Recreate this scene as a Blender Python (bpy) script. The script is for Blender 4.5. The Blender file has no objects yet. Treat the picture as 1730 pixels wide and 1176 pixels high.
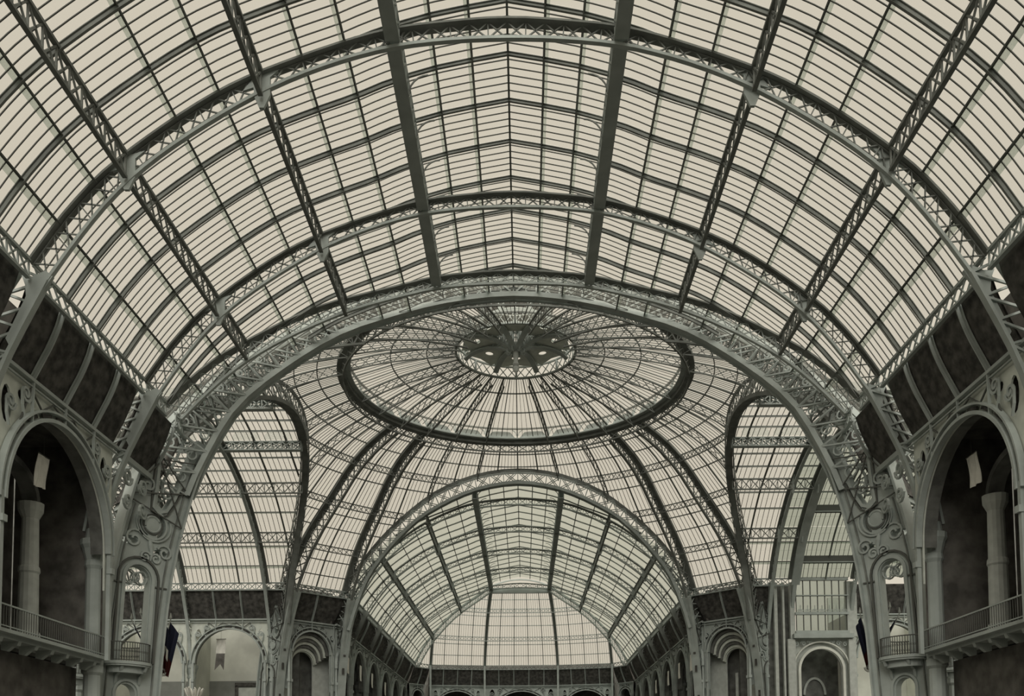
import bpy, math
from math import sin, cos, pi, sqrt, atan2, radians
from mathutils import Vector, Matrix
from mathutils.geometry import tessellate_polygon

SC = bpy.context.scene
COL = SC.collection
V = Vector

# ------------------------------------------------------------------ camera
F_PX, PPX, PPY = 1553.92, 882.893, 1213.587
TH, YAW, ROLL = radians(3.675357), radians(-0.105643), radians(0.447698)
c_, s_ = cos(TH), sin(TH); cy_, sy_ = cos(YAW), sin(YAW)
fw = V((sy_*c_, cy_*c_, s_)); up0 = V((-sy_*s_, -cy_*s_, c_)); r0 = V((cy_, -sy_, 0))
rt = r0*cos(ROLL) - up0*sin(ROLL); up = r0*sin(ROLL) + up0*cos(ROLL)
cam = bpy.data.cameras.new('camera'); camo = bpy.data.objects.new('camera', cam); COL.objects.link(camo)
mw = Matrix.Identity(4)
for i in range(3):
    mw[i][0], mw[i][1], mw[i][2] = rt[i], up[i], -fw[i]
mw[0][3], mw[1][3], mw[2][3] = 0.508, 0.0, 3.0
camo.matrix_world = mw
cam.sensor_width = 36; cam.lens = F_PX/1730*36
cam.shift_x = (865-PPX)/1730; cam.shift_y = (PPY-588)/1730
cam.clip_end = 2000; cam.clip_start = 0.1
SC.camera = camo

# ------------------------------------------------------------------ sky and exposure
W_ = bpy.data.worlds.new('overcast_sky'); SC.world = W_; W_.use_nodes = True
nt = W_.node_tree; bg = nt.nodes['Background']
bg.inputs[0].default_value = (0.672, 0.615, 0.500, 1)
bg.inputs[1].default_value = 1.0
SC.view_settings.view_transform = 'Standard'; SC.view_settings.look = 'None'
SC.view_settings.gamma = 1.0; SC.view_settings.exposure = 0.0; SC.view_settings.use_curve_mapping = False
try:
    SC.cycles.transparent_max_bounces = 24; SC.cycles.max_bounces = 7; SC.cycles.diffuse_bounces = 4
except Exception: pass

sun = bpy.data.lights.new('hazy_sun', 'SUN'); sun.energy = 2.7; sun.angle = radians(50); sun.color = (1.0, .95, .86)
suno = bpy.data.objects.new('hazy_sun', sun); COL.objects.link(suno); suno.location = (0, -20, 80)
suno.rotation_euler = (radians(58), 0, 0)

# ------------------------------------------------------------------ materials
MAT = {}
def mat(name, rgb, rough=0.7, noise=0.0, nscale=1.5, metal=0.0, c2=None, bump=0.0):
    m = bpy.data.materials.new(name); m.use_nodes = True; n = m.node_tree; p = n.nodes['Principled BSDF']
    p.inputs['Roughness'].default_value = rough; p.inputs['Metallic'].default_value = metal
    p.inputs['Specular IOR Level'].default_value = 0.25
    if noise > 0:
        tc = n.nodes.new('ShaderNodeTexCoord'); no = n.nodes.new('ShaderNodeTexNoise'); no.inputs['Scale'].default_value = nscale
        no.inputs['Detail'].default_value = 5; n.links.new(tc.outputs['Object'], no.inputs['Vector'])
        cr = n.nodes.new('ShaderNodeValToRGB')
        a = c2 if c2 else tuple(x*(1-noise) for x in rgb); b = tuple(min(1, x*(1+noise)) for x in rgb)
        cr.color_ramp.elements[0].position = .35; cr.color_ramp.elements[1].position = .68
        cr.color_ramp.elements[0].color = (*a, 1); cr.color_ramp.elements[1].color = (*b, 1)
        n.links.new(no.outputs['Fac'], cr.inputs['Fac']); n.links.new(cr.outputs['Color'], p.inputs['Base Color'])
        if bump > 0:
            bp = n.nodes.new('ShaderNodeBump'); bp.inputs['Strength'].default_value = bump
            n.links.new(no.outputs['Fac'], bp.inputs['Height']); n.links.new(bp.outputs['Normal'], p.inputs['Normal'])
    else:
        p.inputs['Base Color'].default_value = (*rgb, 1)
    MAT[name] = m; return m
IRON = mat('painted_iron', (0.40, 0.445, 0.425), 0.6, 0.12, 0.8)
ROOFI = mat('shade_toned_iron', (0.20, 0.215, 0.20), 0.7, 0.2, 0.9)  # painted iron toned down in colour to imitate backlit shade
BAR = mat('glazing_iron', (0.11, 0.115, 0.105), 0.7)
PANEL = mat('dark_cloth_panel', (0.085, 0.083, 0.076), 0.9, 0.45, 2.2, c2=(0.045, 0.044, 0.042))
STONE = mat('gallery_stone', (0.16, 0.165, 0.155), 0.85, 0.3, 1.2)
PALE = mat('pale_iron', (0.62, 0.66, 0.60), 0.6, 0.1, 1.5)
PLASTER = mat('pale_plaster', (0.72, 0.74, 0.68), 0.9, 0.12, 0.5)
DADO = mat('grey_dado', (0.22, 0.23, 0.215), 0.9, 0.15, 0.7)
SHAFT = mat('pale_shaft', (0.50, 0.53, 0.50), 0.7, 0.1, 2)
DARK = mat('dark_matte', (0.14, 0.135, 0.125), 0.95, 0.4, 1.0)  # plain dark tone for gallery surfaces, boards and the pennant tail
FLOOR = mat('sanded_floor', (0.17, 0.165, 0.15), 0.95, 0.2, 0.4)
CLOTH = mat('white_cloth', (0.80, 0.80, 0.74), 0.9, 0.05, 3)
NAVY = mat('dark_blue_cloth', (0.022, 0.026, 0.05), 0.9)
CRIM = mat('dark_red_cloth', (0.06, 0.012, 0.012), 0.9)

def glassmat(name, tint, dirt):
    m = bpy.data.materials.new(name); m.use_nodes = True; n = m.node_tree; n.nodes.clear()
    out = n.nodes.new('ShaderNodeOutputMaterial'); tr = n.nodes.new('ShaderNodeBsdfTransparent')
    tl = n.nodes.new('ShaderNodeBsdfTranslucent'); gl = n.nodes.new('ShaderNodeBsdfGlossy')
    tr.inputs[0].default_value = (*tint, 1); tl.inputs[0].default_value = (.75, .74, .68, 1)
    gl.inputs[0].default_value = (.9, .9, .9, 1); gl.inputs['Roughness'].default_value = .15
    m1 = n.nodes.new('ShaderNodeMixShader'); m2 = n.nodes.new('ShaderNodeMixShader')
    tc = n.nodes.new('ShaderNodeTexCoord'); no = n.nodes.new('ShaderNodeTexNoise'); no.inputs['Scale'].default_value = 0.35
    n.links.new(tc.outputs['Object'], no.inputs['Vector'])
    mr = n.nodes.new('ShaderNodeMapRange'); mr.inputs['To Min'].default_value = dirt*.5; mr.inputs['To Max'].default_value = dirt*1.5
    n.links.new(no.outputs['Fac'], mr.inputs['Value']); n.links.new(mr.outputs[0], m1.inputs[0])
    n.links.new(tr.outputs[0], m1.inputs[1]); n.links.new(tl.outputs[0], m1.inputs[2])
    m2.inputs[0].default_value = .02
    n.links.new(m1.outputs[0], m2.inputs[1]); n.links.new(gl.outputs[0], m2.inputs[2]); n.links.new(m2.outputs[0], out.inputs[0])
    MAT[name] = m; return m
GLASS = glassmat('clear_roof_glass', (.965, .965, .965), .06)
GLASSF = glassmat('greyer_roof_glass', (.86, .885, .87), .10)  # greyer, more scattering glass for the distant nave
GLASSW = glassmat('grey_window_glass', (.74, .78, .76), .15)

# ------------------------------------------------------------------ mesh builder
class MB:
    def __init__(s): s.v = []; s.f = []
    def add(s, vs, fs):
        o = len(s.v); s.v += [tuple(p) for p in vs]; s.f += [tuple(i+o for i in q) for q in fs]
    def sweep(s, pts, wd, w, h, closed=False, off=0.0):
        """rectangular section swept along pts; wd = direction(s) of its width w; h = other side"""
        pts = [V(p) for p in pts]; n = len(pts)
        if n < 2: return
        vs = []
        for i, p in enumerate(pts):
            a = pts[(i-1) % n] if (closed or i > 0) else p; b = pts[(i+1) % n] if (closed or i < n-1) else p
            t = (b-a)
            if t.length < 1e-9: t = V((0, 0, 1))
            t.normalize()
            W = V(wd[i]) if isinstance(wd, list) else V(wd)
            N = t.cross(W)
            if N.length < 1e-6: W = V((1, 0.01, 0)) if abs(t.x) < .9 else V((0, 1, 0)); N = t.cross(W)
            N.normalize(); W2 = N.cross(t).normalized()
            q = p + N*off
            vs += [q-W2*w/2-N*h/2, q+W2*w/2-N*h/2, q+W2*w/2+N*h/2, q-W2*w/2+N*h/2]
        fs = []
        m = n if closed else n-1
        for i in range(m):
            a = 4*i; b = 4*((i+1) % n)
            for k in range(4):
                k2 = (k+1) % 4; fs.append((a+k, a+k2, b+k2, b+k))
        if not closed: fs += [(3, 2, 1, 0), tuple(4*(n-1)+k for k in range(4))]
        s.add(vs, fs)
    def bar(s, p, q, t=.06, wd=(0, 0, 1), h=None):
        if (V(p)-V(q)).length < .02: return
        s.sweep([p, q], wd, t, h or t)
    def box(s, c, sx, sy, sz):
        x, y, z = c
        vs = [(x+a*sx/2, y+b*sy/2, z+d*sz/2) for d in (-1, 1) for a, b in ((-1, -1), (1, -1), (1, 1), (-1, 1))]
        s.add(vs, [(3, 2, 1, 0), (4, 5, 6, 7), (0, 1, 5, 4), (1, 2, 6, 5), (2, 3, 7, 6), (3, 0, 4, 7)])
    def tube(s, pts, r, k=6, closed=False):
        pts = [V(p) for p in pts]; n = len(pts); vs = []
        rr = r if isinstance(r, list) else [r]*n
        ref = V((0, 0, 1))
        for i, p in enumerate(pts):
            a = pts[(i-1) % n] if (closed or i > 0) else p; b = pts[(i+1) % n] if (closed or i < n-1) else p
            t = (b-a).normalized(); R = ref if abs(t.dot(ref)) < .95 else V((1, 0, 0))
            u = t.cross(R).normalized(); w = u.cross(t)
            for j in range(k):
                an = 2*pi*j/k; vs.append(p+(u*cos(an)+w*sin(an))*rr[i])
        fs = []
        for i in range(n if closed else n-1):
            for j in range(k):
                a = k*i; b = k*((i+1) % n); fs.append((a+j, a+(j+1) % k, b+(j+1) % k, b+j))
        if not closed: fs += [tuple(range(k))[::-1], tuple(k*(n-1)+j for j in range(k))]
        s.add(vs, fs)
    def lathe(s, prof, c=(0, 0, 0), k=14):
        vs = []
        for r, z in prof:
            for j in range(k):
                an = 2*pi*j/k; vs.append((c[0]+r*cos(an), c[1]+r*sin(an), c[2]+z))
        fs = []
        for i in range(len(prof)-1):
            for j in range(k): fs.append((k*i+j, k*i+(j+1) % k, k*(i+1)+(j+1) % k, k*(i+1)+j))
        fs += [tuple(range(k))[::-1], tuple(k*(len(prof)-1)+j for j in range(k))]
        s.add(vs, fs)
    def quad(s, a, b, c, d): s.add([a, b, c, d], [(0, 1, 2, 3)])
    def slab(s, poly, nrm, t):
        """polygon (list of 3D) given a thickness t along nrm"""
        nrm = V(nrm)*t; n = len(poly); vs = [V(p) for p in poly]+[V(p)+nrm for p in poly]
        s.add(vs, [tuple(range(n))[::-1], tuple(range(n, 2*n))]+[(i, (i+1) % n, (i+1) % n+n, i+n) for i in range(n)])
    def plate(s, outer, holes, O, X, Z, t):
        """flat plate with holes: 2D (a,b) -> O+a*X+b*Z, thickness t along X x Z"""
        O, X, Z = V(O), V(X), V(Z); N = Z.cross(X).normalized()*t
        loops = [outer]+holes
        tris = tessellate_polygon([[V((a, b, 0)) for a, b in L] for L in loops])
        flat = [p for L in loops for p in L]; n = len(flat)
        vs = [O+X*a+Z*b for a, b in flat]; vs = vs+[p+N for p in vs]
        fs = [tuple(q) for q in tris]+[tuple(i+n for i in q[::-1]) for q in tris]
        o = 0
        for L in loops:
            m = len(L)
            for i in range(m): fs.append((o+i, o+(i+1) % m, o+(i+1) % m+n, o+i+n))
            o += m
        s.add(vs, fs)
    def scroll(s, O, X, Z, c, r0, r1, a0, turns, w, h, n=22):
        """spiral ribbon in the plane O,X,Z"""
        O, X, Z = V(O), V(X), V(Z); N = X.cross(Z).normalized(); pts = []
        for i in range(n+1):
            f = i/n; a = a0+turns*2*pi*f; r = r0+(r1-r0)*f
            pts.append(O+X*(c[0]+r*cos(a))+Z*(c[1]+r*sin(a)))
        s.sweep(pts, N, w, h)
    def mesh(s, name, off=(0, 0, 0)):
        me = bpy.data.meshes.new(name)
        ox, oy, oz = off
        me.from_pydata([(x-ox, y-oy, z-oz) for x, y, z in s.v], [], s.f); me.update(); return me
    def build(s, name, m, parent=None, loc=None, kind=None):
        off = V((0, 0, 0))
        if parent is not None: off = parent.get('_o', None) or (0, 0, 0); off = V(off)
        me = s.mesh(name, off); me.materials.append(m)
        o = bpy.data.objects.new(name, me); COL.objects.link(o)
        if parent is not None: o.parent = parent
        if kind: o['kind'] = kind
        return o
ORG = {}
def thing(name, label, cat, loc=(0, 0, 0), group=None, kind=None):
    o = bpy.data.objects.new(name, None); COL.objects.link(o); o.location = loc; o.empty_display_size = .5
    o['_o'] = list(map(float, loc))
    if kind: o['kind'] = kind
    else: o['label'] = label; o['category'] = cat
    if group: o['group'] = group
    return o
def tag(o, label, cat, group=None):
    o['label'] = label; o['category'] = cat
    if group: o['group'] = group
    return o
def recentre(o):
    """put a parentless mesh's origin at its base centre"""
    me = o.data; xs = [v.co for v in me.vertices]
    c = V(((min(p.x for p in xs)+max(p.x for p in xs))/2, (min(p.y for p in xs)+max(p.y for p in xs))/2, min(p.z for p in xs)))
    me.transform(Matrix.Translation(-c)); o.location = c; return o
def dup(root, loc, rotz, label=None, group=None):
    r = root.copy(); COL.objects.link(r); r.location = loc; r.rotation_euler = (0, 0, rotz)
    if label: r['label'] = label
    if group: r['group'] = group
    for ch in list(root.children):
        cc = ch.copy(); COL.objects.link(cc); cc.parent = r
        for g in ch.children:
            d = g.copy(); COL.objects.link(d); d.parent = cc
    return r

def lerp(a, b, t): return a+(b-a)*t
def interp(x, pts):
    """piecewise linear through sorted (x,y)"""
    if x <= pts[0][0]: return pts[0][1]
    for (a, p), (b, q) in zip(pts, pts[1:]):
        if x <= b: return p+(q-p)*(x-a)/(b-a)
    return pts[-1][1]
def crom(x, pts):
    """smooth (Catmull-Rom style hermite) through sorted (x,y)"""
    if x <= pts[0][0]: return pts[0][1]
    if x >= pts[-1][0]: return pts[-1][1]
    for i in range(len(pts)-1):
        a, b = pts[i], pts[i+1]
        if x <= b[0]:
            h = b[0]-a[0]; t = (x-a[0])/h
            sl = (b[1]-a[1])/h
            m0 = sl if i == 0 else (b[1]-pts[i-1][1])/(b[0]-pts[i-1][0])
            m1 = sl if i == len(pts)-2 else (pts[i+2][1]-a[1])/(pts[i+2][0]-a[0])
            return (2*t**3-3*t*t+1)*a[1]+(t**3-2*t*t+t)*h*m0+(-2*t**3+3*t*t)*b[1]+(t**3-t*t)*h*m1
def resample(P, n):
    P = [V(p) for p in P]; L = [0]
    for a, b in zip(P, P[1:]): L.append(L[-1]+(b-a).length)
    out = []
    j = 0
    for i in range(n+1):
        d = L[-1]*i/n
        while j < len(L)-2 and L[j+1] < d: j += 1
        seg = L[j+1]-L[j]; out.append(P[j].lerp(P[j+1], (d-L[j])/seg if seg > 0 else 0))
    return out

def smooth(P, k=3):
    P = [V(p) for p in P]
    for _ in range(k):
        Q = [P[0]]
        for a, b in zip(P, P[1:]): Q += [a.lerp(b, .25), a.lerp(b, .75)]
        P = Q+[P[-1]]
    return P
# ------------------------------------------------------------------ shared geometry of the hall
CY = 80.68
TOPP = [(0, 35.15), (2.2, 35.0), (5, 34.7), (7.6, 33.9), (10.4, 32.85), (12, 32.1), (13.9, 30.9), (16.05, 29.3), (17.4, 28.1), (18.9, 26.3), (20.0, 24.65)]
BOTP = [(0, 34.45), (4.3, 34.2), (7.4, 33.4), (10.3, 32.2), (13.1, 30.5), (15.3, 28.9), (16.8, 27.4), (18.1, 25.7), (19.3, 23.9)]
LEGI = [(19.3, 23.9), (20.3, 21.9), (21.1, 20.2), (21.6, 18.6), (22.1, 16.4)]
LEGO = [(20.4, 24.4), (21.5, 22.6), (22.2, 20.8), (22.7, 18.8), (23.1, 16.4)]
def topz(x): return crom(abs(x), TOPP)
def glz(x):
    x = abs(x)
    if x < 5: return interp(x, [(0, 36.2), (1.65, 35.9), (3.3, 35.55), (5, 35.05)])
    return topz(x)+.12 + (.23 if x < 5.001 else .23*max(0, (7-x)/2))
P3, P2, P1, SP = 4.85, 10.4, 16.05, 20.0
NX = [20.0, 18.9, 17.4, 16.05, 14.0, 12.2, 10.4, 8.7, 6.9, 4.85, 3.3, 1.65, 0.0]
def q_in(x): return 19.9+5.3*min((abs(x)/19.0)**2, 1.3)
def d_end(x):          # distance from the crossing centre of the nave end truss
    return CY-interp(abs(x), [(0, 56.7), (7, 56.5), (10, 55.8), (13.4, 54.8), (15.7, 54.1), (18.6, 52.6), (20.3, 51.6), (23, 50.5)])

class Arm:
    def __init__(s, name, d, desc): s.name = name; s.d = V((d[0], d[1], 0)); s.p = V((-d[1], d[0], 0)); s.desc = desc
    def __call__(s, x, d, z):
        v = V((0, CY, 0))+s.d*d+s.p*x; v.z = z; return v
    def side(s, x):        # words for the side of this arm
        if s.name in ('near', 'far'):
            wx = s.p.x*x
            return 'left' if wx < 0 else 'right'
        return 'far' if s.p.y*x > 0 else 'near'
NEAR = Arm('near', (0, -1), 'nearest nave'); FAR = Arm('far', (0, 1), 'far nave')
LEFT = Arm('left', (-1, 0), 'left transept'); RIGHT = Arm('right', (1, 0), 'right transept')

# ------------------------------------------------------------------ setting: floor and outer walls
mb = MB(); mb.box((0, 75, -.15), 150, 240, .3); o = mb.build('floor', FLOOR); o['kind'] = 'structure'

# ------------------------------------------------------------------ lattice helpers
def lattice(mbf, A, B, wd, t=.06, verts=True, x=True, h=None):
    """A, B equal-length chords; braces go through mbf(points)"""
    for i in range(len(A)-1):
        mbf(A[i], B[i+1]);
        if x: mbf(B[i], A[i+1])
        if verts: mbf(A[i], B[i])
    if verts: mbf(A[-1], B[-1])

def build_truss(arm, dfun, label, group, npan=58, parts=True, bs=.055, top=(.56, .09), bot=(.22, .13), legs=True, name='roof_truss', cat='truss', xmax=99, mat_=None):
    m_ = mat_ or IRON
    t = thing(name, label, cat, arm(0, dfun(0), 24.0), group)
    xs = [x for x, _ in TOPP]
    T = [(-x, z) for x, z in reversed(TOPP[1:])]+TOPP; B = [(-x, z) for x, z in reversed(BOTP[1:])]+BOTP
    Tp = resample(smooth([arm(x, dfun(x), z) for x, z in T], 2), npan); Bp = resample(smooth([arm(x, dfun(x), z) for x, z in B], 2), npan)
    mb = MB(); mb.sweep(Tp, arm.d, top[0], top[1]); mb.build('top_chord', ROOFI, t)
    mb = MB(); mb.sweep(Bp, arm.d, bot[0], bot[1]); mb.build('bottom_chord', m_, t)
    if parts:
        def f(a, b):
            q = MB(); q.bar(a, b, bs, arm.d); q.build('brace', ROOFI, t)
        for i in range(npan):
            f(Tp[i], Bp[i+1]); f(Bp[i], Tp[i+1])
            if i % 2 == 0: f(Tp[i], Bp[i])
    else:
        mb = MB(); lattice(lambda a, b: mb.bar(a, b, bs, arm.d), Tp, Bp, arm.d); mb.build('lattice', m_, t, kind='stuff')
    if legs:
        for sg in (-1, 1):
            I = resample([arm(sg*x, dfun(x), z) for x, z in LEGI], 7); O = resample([arm(sg*x, dfun(x), z) for x, z in LEGO], 7)
            mb = MB(); mb.sweep(I, arm.d, .34, .16); mb.sweep(O, arm.d, .3, .14)
            lattice(lambda a, b: mb.bar(a, b, .1, arm.d), I, O, arm.d, x=False); mb.build('leg', m_, t)
            # curved gusset where the leg meets the springing girder
            mb = MB(); X = arm.p*sg; O0 = arm(0, dfun(20), 0)-arm.d*.08
            mb.plate([(19.05, 24.05), (19.35, 24.3), (19.9, 24.05), (20.35, 24.1), (20.2, 23.7), (20.15, 23.2), (20.55, 22.3), (20.95, 21.4), (20.75, 21.0), (20.2, 22.1), (19.6, 23.2)], [], O0, X, V((0, 0, 1)), .16)
            mb.build('gusset', m_, t)
            mb = MB(); cx = arm(sg*22.55, dfun(20), 0)
            mb.lathe([(.62, 0), (.62, .9), (.46, 1.2), (.43, 8.6), (.55, 8.75), (.55, 9.1), (.43, 9.2), (.42, 14.3), (.5, 14.5), (.46, 14.8), (.62, 15.4), (.72, 15.6), (.72, 15.9), (.5, 15.95), (.42, 16.5)], cx, 12)
            mb.build('column', m_, t)
        for x0 in (P1, P2):
            for sg in (-1, 1):
                mb = MB(); z = topz(x0); X = arm.p*sg; O0 = arm(0, dfun(x0), 0)-arm.d*.07
                mb.plate([(x0-.75, z+.2), (x0-.35, z-.15), (x0-.35, z-.95), (x0-.1, z-1.5), (x0+.1, z-1.5), (x0+.3, z-1.05), (x0+.35, z-.6), (x0+.8, z-.75), (x0+.3, z-.1)], [], O0, X, V((0, 0, 1)), .14)
                mb.build('gusset', m_, t)
    return t

def girder(arm, x0, d0, d1, kind, label, group, z=None, parts=False, m_=None):
    """longitudinal girder along an arm. kind: 'lattice','box','spring'"""
    m_ = m_ or (ROOFI if kind == 'lattice' else IRON)
    L = abs(d1-d0)
    zt = (glz(x0)-.12) if kind != 'spring' else 24.72
    dep = {'lattice': 1.05, 'box': .8, 'spring': .78}[kind]
    nm = {'lattice': 'roof_girder', 'box': 'box_girder', 'spring': 'springing_girder'}[kind]
    t = thing(nm, label, 'girder', arm(x0, (d0+d1)/2, zt-dep), group)
    n = max(2, int(round(L/(.95 if kind != 'spring' else .8))))
    ds = [lerp(d0, d1, i/n) for i in range(n+1)]
    if kind == 'box':
        mb = MB(); mb.sweep([arm(x0, d0, zt), arm(x0, d1, zt)], arm.p, .62, .09); mb.build('top_plate', m_, t)
        mb = MB(); mb.sweep([arm(x0, d0, zt-dep), arm(x0, d1, zt-dep)], arm.p, .62, .09); mb.build('bottom_plate', m_, t)
        for s in (-.26, .26):
            mb = MB(); lattice(lambda a, b: mb.bar(a, b, .09, arm.p), [arm(x0+s, d, zt) for d in ds], [arm(x0+s, d, zt-dep) for d in ds], arm.p); mb.build('web_lattice', m_, t, kind='stuff')
        return t
    w = .2
    mb = MB(); mb.sweep([arm(x0, d0, zt), arm(x0, d1, zt)], arm.p, w, .13); mb.build('top_chord', m_, t)
    mb = MB(); mb.sweep([arm(x0, d0, zt-dep), arm(x0, d1, zt-dep)], arm.p, w, .11); mb.build('bottom_chord', m_, t)
    A = [arm(x0, d, zt) for d in ds]; B = [arm(x0, d, zt-dep) for d in ds]
    if parts:
        for i in range(n):
            for a, b in ((A[i], B[i+1]), (B[i], A[i+1])):
                q = MB(); q.bar(a, b, .07, arm.p); q.build('brace', m_, t)
    else:
        mb = MB(); lattice(lambda a, b: mb.bar(a, b, .07, arm.p), A, B, arm.p); mb.build('lattice', m_, t, kind='stuff')
    return t

def gpt(arm, x, d, dz=0): return arm(x, d, glz(x)+dz)

SECT = [(0, 3, 'lowest band, above the springing girder'), (3, 6, 'middle band'), (6, 9, 'upper band'), (9, 12, 'ridge slope')]
def roof_section(arm, sg, k, dlist, dclip, where, individual, gm, group, bars=True, ribs=True, flip=False, barstep=6):
    """one coffer of the vault: between two longitudinal girders and two trusses.
    dlist = rib positions (distances) ; dclip(x) -> (dmin,dmax) limits the glass."""
    i0, i1, nm = SECT[k]
    xs = [sg*NX[i] for i in range(i0, i1+1)]
    dm = (dlist[0]+dlist[-1])/2
    t = thing('glazed_roof_bay', nm, 'glass roof', arm((xs[0]+xs[-1])/2, dm, min(glz(xs[0]), glz(xs[-1]))-.3), group)
    t['label'] = where
    T0 = V(t['_o'])
    def cl(x, d):
        a, b = dclip(x); return min(max(d, a), b)
    for ci in range(len(xs)-1):
        xa, xb = xs[ci], xs[ci+1]
        ea, eb = xa+(xb-xa)*.02, xb-(xb-xa)*.02
        sub = [lerp(ea, eb, u) for u in (0, .5, 1)]
        for di in range(len(dlist)-1):
            d0, d1 = dlist[di], dlist[di+1]
            if individual:
                n = barstep
                for j in range(n):
                    a = lerp(d0, d1, j/n)+.02*(1 if d1 > d0 else -1); b = lerp(d0, d1, (j+1)/n)-.02*(1 if d1 > d0 else -1)
                    key = (arm.name, sg, k, ci, round(abs(b-a), 3))
                    if all(abs(cl(x, e)-e) < 1e-6 for x in sub for e in (a, b)):
                        c0 = gpt(arm, (xa+xb)/2, (a+b)/2)
                        me = PANE.get(key)
                        if me is None:
                            mb = MB()
                            P = [gpt(arm, x, a, .05)-c0 for x in sub]+[gpt(arm, x, b, .05)-c0 for x in sub]
                            P += [p+V((0, 0, .03)) for p in P]
                            mb.add(P, [(0, 1, 4, 3), (1, 2, 5, 4), (9, 10, 7, 6), (10, 11, 8, 7), (0, 3, 9, 6), (2, 8, 11, 5), (0, 6, 7, 1), (1, 7, 8, 2), (3, 4, 10, 9), (4, 5, 11, 10)])
                            me = mb.mesh('glass_pane'); me.materials.append(gm); PANE[key] = me
                        o = bpy.data.objects.new('glass_pane', me); COL.objects.link(o); o.parent = t; o.location = c0-T0
            else:
                mb = MB(); n = 3; got = False
                for u0, u1 in ((0, 1), (1, 2)):
                    x0, x1 = sub[u0], sub[u1]
                    a0, b0, a1, b1 = cl(x0, d0), cl(x0, d1), cl(x1, d0), cl(x1, d1)
                    if abs(a0-b0)+abs(a1-b1) < .05: continue
                    p = [gpt(arm, x0, a0, .05), gpt(arm, x1, a1, .05), gpt(arm, x1, b1, .05), gpt(arm, x0, b0, .05)]
                    mb.slab(p, (0, 0, 1), .03); got = True
                if got: mb.build('glass_panel', gm, t)
    # purlins between the cells (parts)
    for ci in range(1, len(xs)-1) if k != 3 else range(1, len(xs)):
        x = xs[ci]
        if k == 3 and ci == len(xs)-1 and sg < 0: continue
        a, b = cl(x, dlist[0]), cl(x, dlist[-1])
        if abs(a-b) < .1: continue
        tx = (gpt(arm, x+.05, 0)-gpt(arm, x-.05, 0)).normalized(); nn = arm.d.cross(tx)
        if abs(x) < .01: nn = V((0, 0, 1)); tx = arm.p
        mb = MB(); mb.sweep([gpt(arm, x, a, -.02), gpt(arm, x, b, -.02)], tx, .10, .05)
        w = nn*(-.1 if nn.z > 0 else .1)
        mb.sweep([gpt(arm, x, a, 0)+w, gpt(arm, x, b, 0)+w], tx, .03, .16)
        mb.build('purlin', ROOFI, t)
        if bars and abs(x) > .1:
            x2 = x+sg*.2; mb = MB(); mb.slab([gpt(arm, x, a, .0), gpt(arm, x2, a, .0), gpt(arm, x2, b, .0), gpt(arm, x, b, .0)], (0, 0, 1), .01); mb.build('grey_strip', GLASSW, t)  # narrow greyish strip along the outer side of each purlin
    # transverse ribs
    if ribs:
        for di, d in enumerate(dlist):
            if di == len(dlist)-1 and k != 99: continue
            xr = [lerp(xs[0], xs[-1], u/6) for u in range(7)]
            if any(abs(cl(x, d)-d) > 1e-6 for x in xr):
                xr = [x for x in xr if abs(cl(x, d)-d) < 1e-6]
                if len(xr) < 2: continue
            n = len(xr)-1
            mb = MB(); up_ = [gpt(arm, x, d, -.02) for x in xr]; mb.sweep(up_, arm.d, .13, .03)
            low = []
            for i, x in enumerate(xr):
                dd = (.2 if k != 3 else .15)*(1 if bars else .5)
                dx = (gpt(arm, x+.05, 0)-gpt(arm, x-.05, 0)).normalized(); nn = arm.d.cross(dx); nn = nn if nn.z > 0 else -nn
                low.append(gpt(arm, x, d, -.02)-nn*dd)
            mb.sweep(low, arm.d, .11, .03)
            mb.sweep([a.lerp(b, .5) for a, b in zip(up_, low)], arm.d, .02, (.19 if k != 3 else .14)*(1 if bars else .5))
            if k == 3:   # little quarter-round bracket against the box girder
                pts = []
                for i in range(7):
                    a = pi/2*i/6; xx = sg*(P3-.3-.9*(1-cos(a))); pts.append(arm(xx, d, glz(P3)-.95+.95*sin(a)))
                mb.sweep(pts, arm.d, .06, .06)
            mb.build('rib', ROOFI, t)
    if bars:
        mb = MB()
        for di in range(len(dlist)-1):
            for j in range(1, barstep) if ribs else range(0, barstep):
                d = lerp(dlist[di], dlist[di+1], j/barstep)
                xr = [x for x in [lerp(xs[0], xs[-1], u/8) for u in range(9)] if abs(cl(x, d)-d) < 1e-6]
                if len(xr) > 1: mb.sweep([gpt(arm, x, d, .03) for x in xr], arm.d, .048, .038)
        if mb.v: mb.build('glazing_bars', BAR, t, kind='stuff')
    return t
PANE = {}

# ================================================================== NEAREST NAVE
DA1, DA2 = CY-37.2, CY-48.8
build_truss(NEAR, lambda x: DA1, 'nearest grey iron roof truss, arching across the top of the picture', 'nave roof trusses')
build_truss(NEAR, lambda x: DA2, 'second grey iron roof truss, behind the nearest one and in front of the crossing', 'nave roof trusses')
build_truss(NEAR, d_end, 'dark end truss where the nearest glass vault meets the crossing arch', 'nave roof trusses', parts=False, legs=False, top=(.62, .1), bot=(.22, .14), npan=50)
BANDN = ['lowest band', 'second band', 'third band', 'ridge band']
GN = {'S': SP, 'P1': P1, 'P2': P2, 'P3': P3}
nclip = lambda x: (q_in(x)+.35, 999)
b0 = {0: [DA1+11.6, DA1+8.7, DA1+5.8, DA1+2.9, DA1], 1: [DA1+8.7, DA1+5.8, DA1+2.9, DA1], 2: [DA1+5.8, DA1+2.9, DA1], 3: [DA1+2.9, DA1]}
b1 = [DA1-2.9*i for i in range(5)]
b2 = [DA2-2.9*i for i in range(6)]
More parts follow.
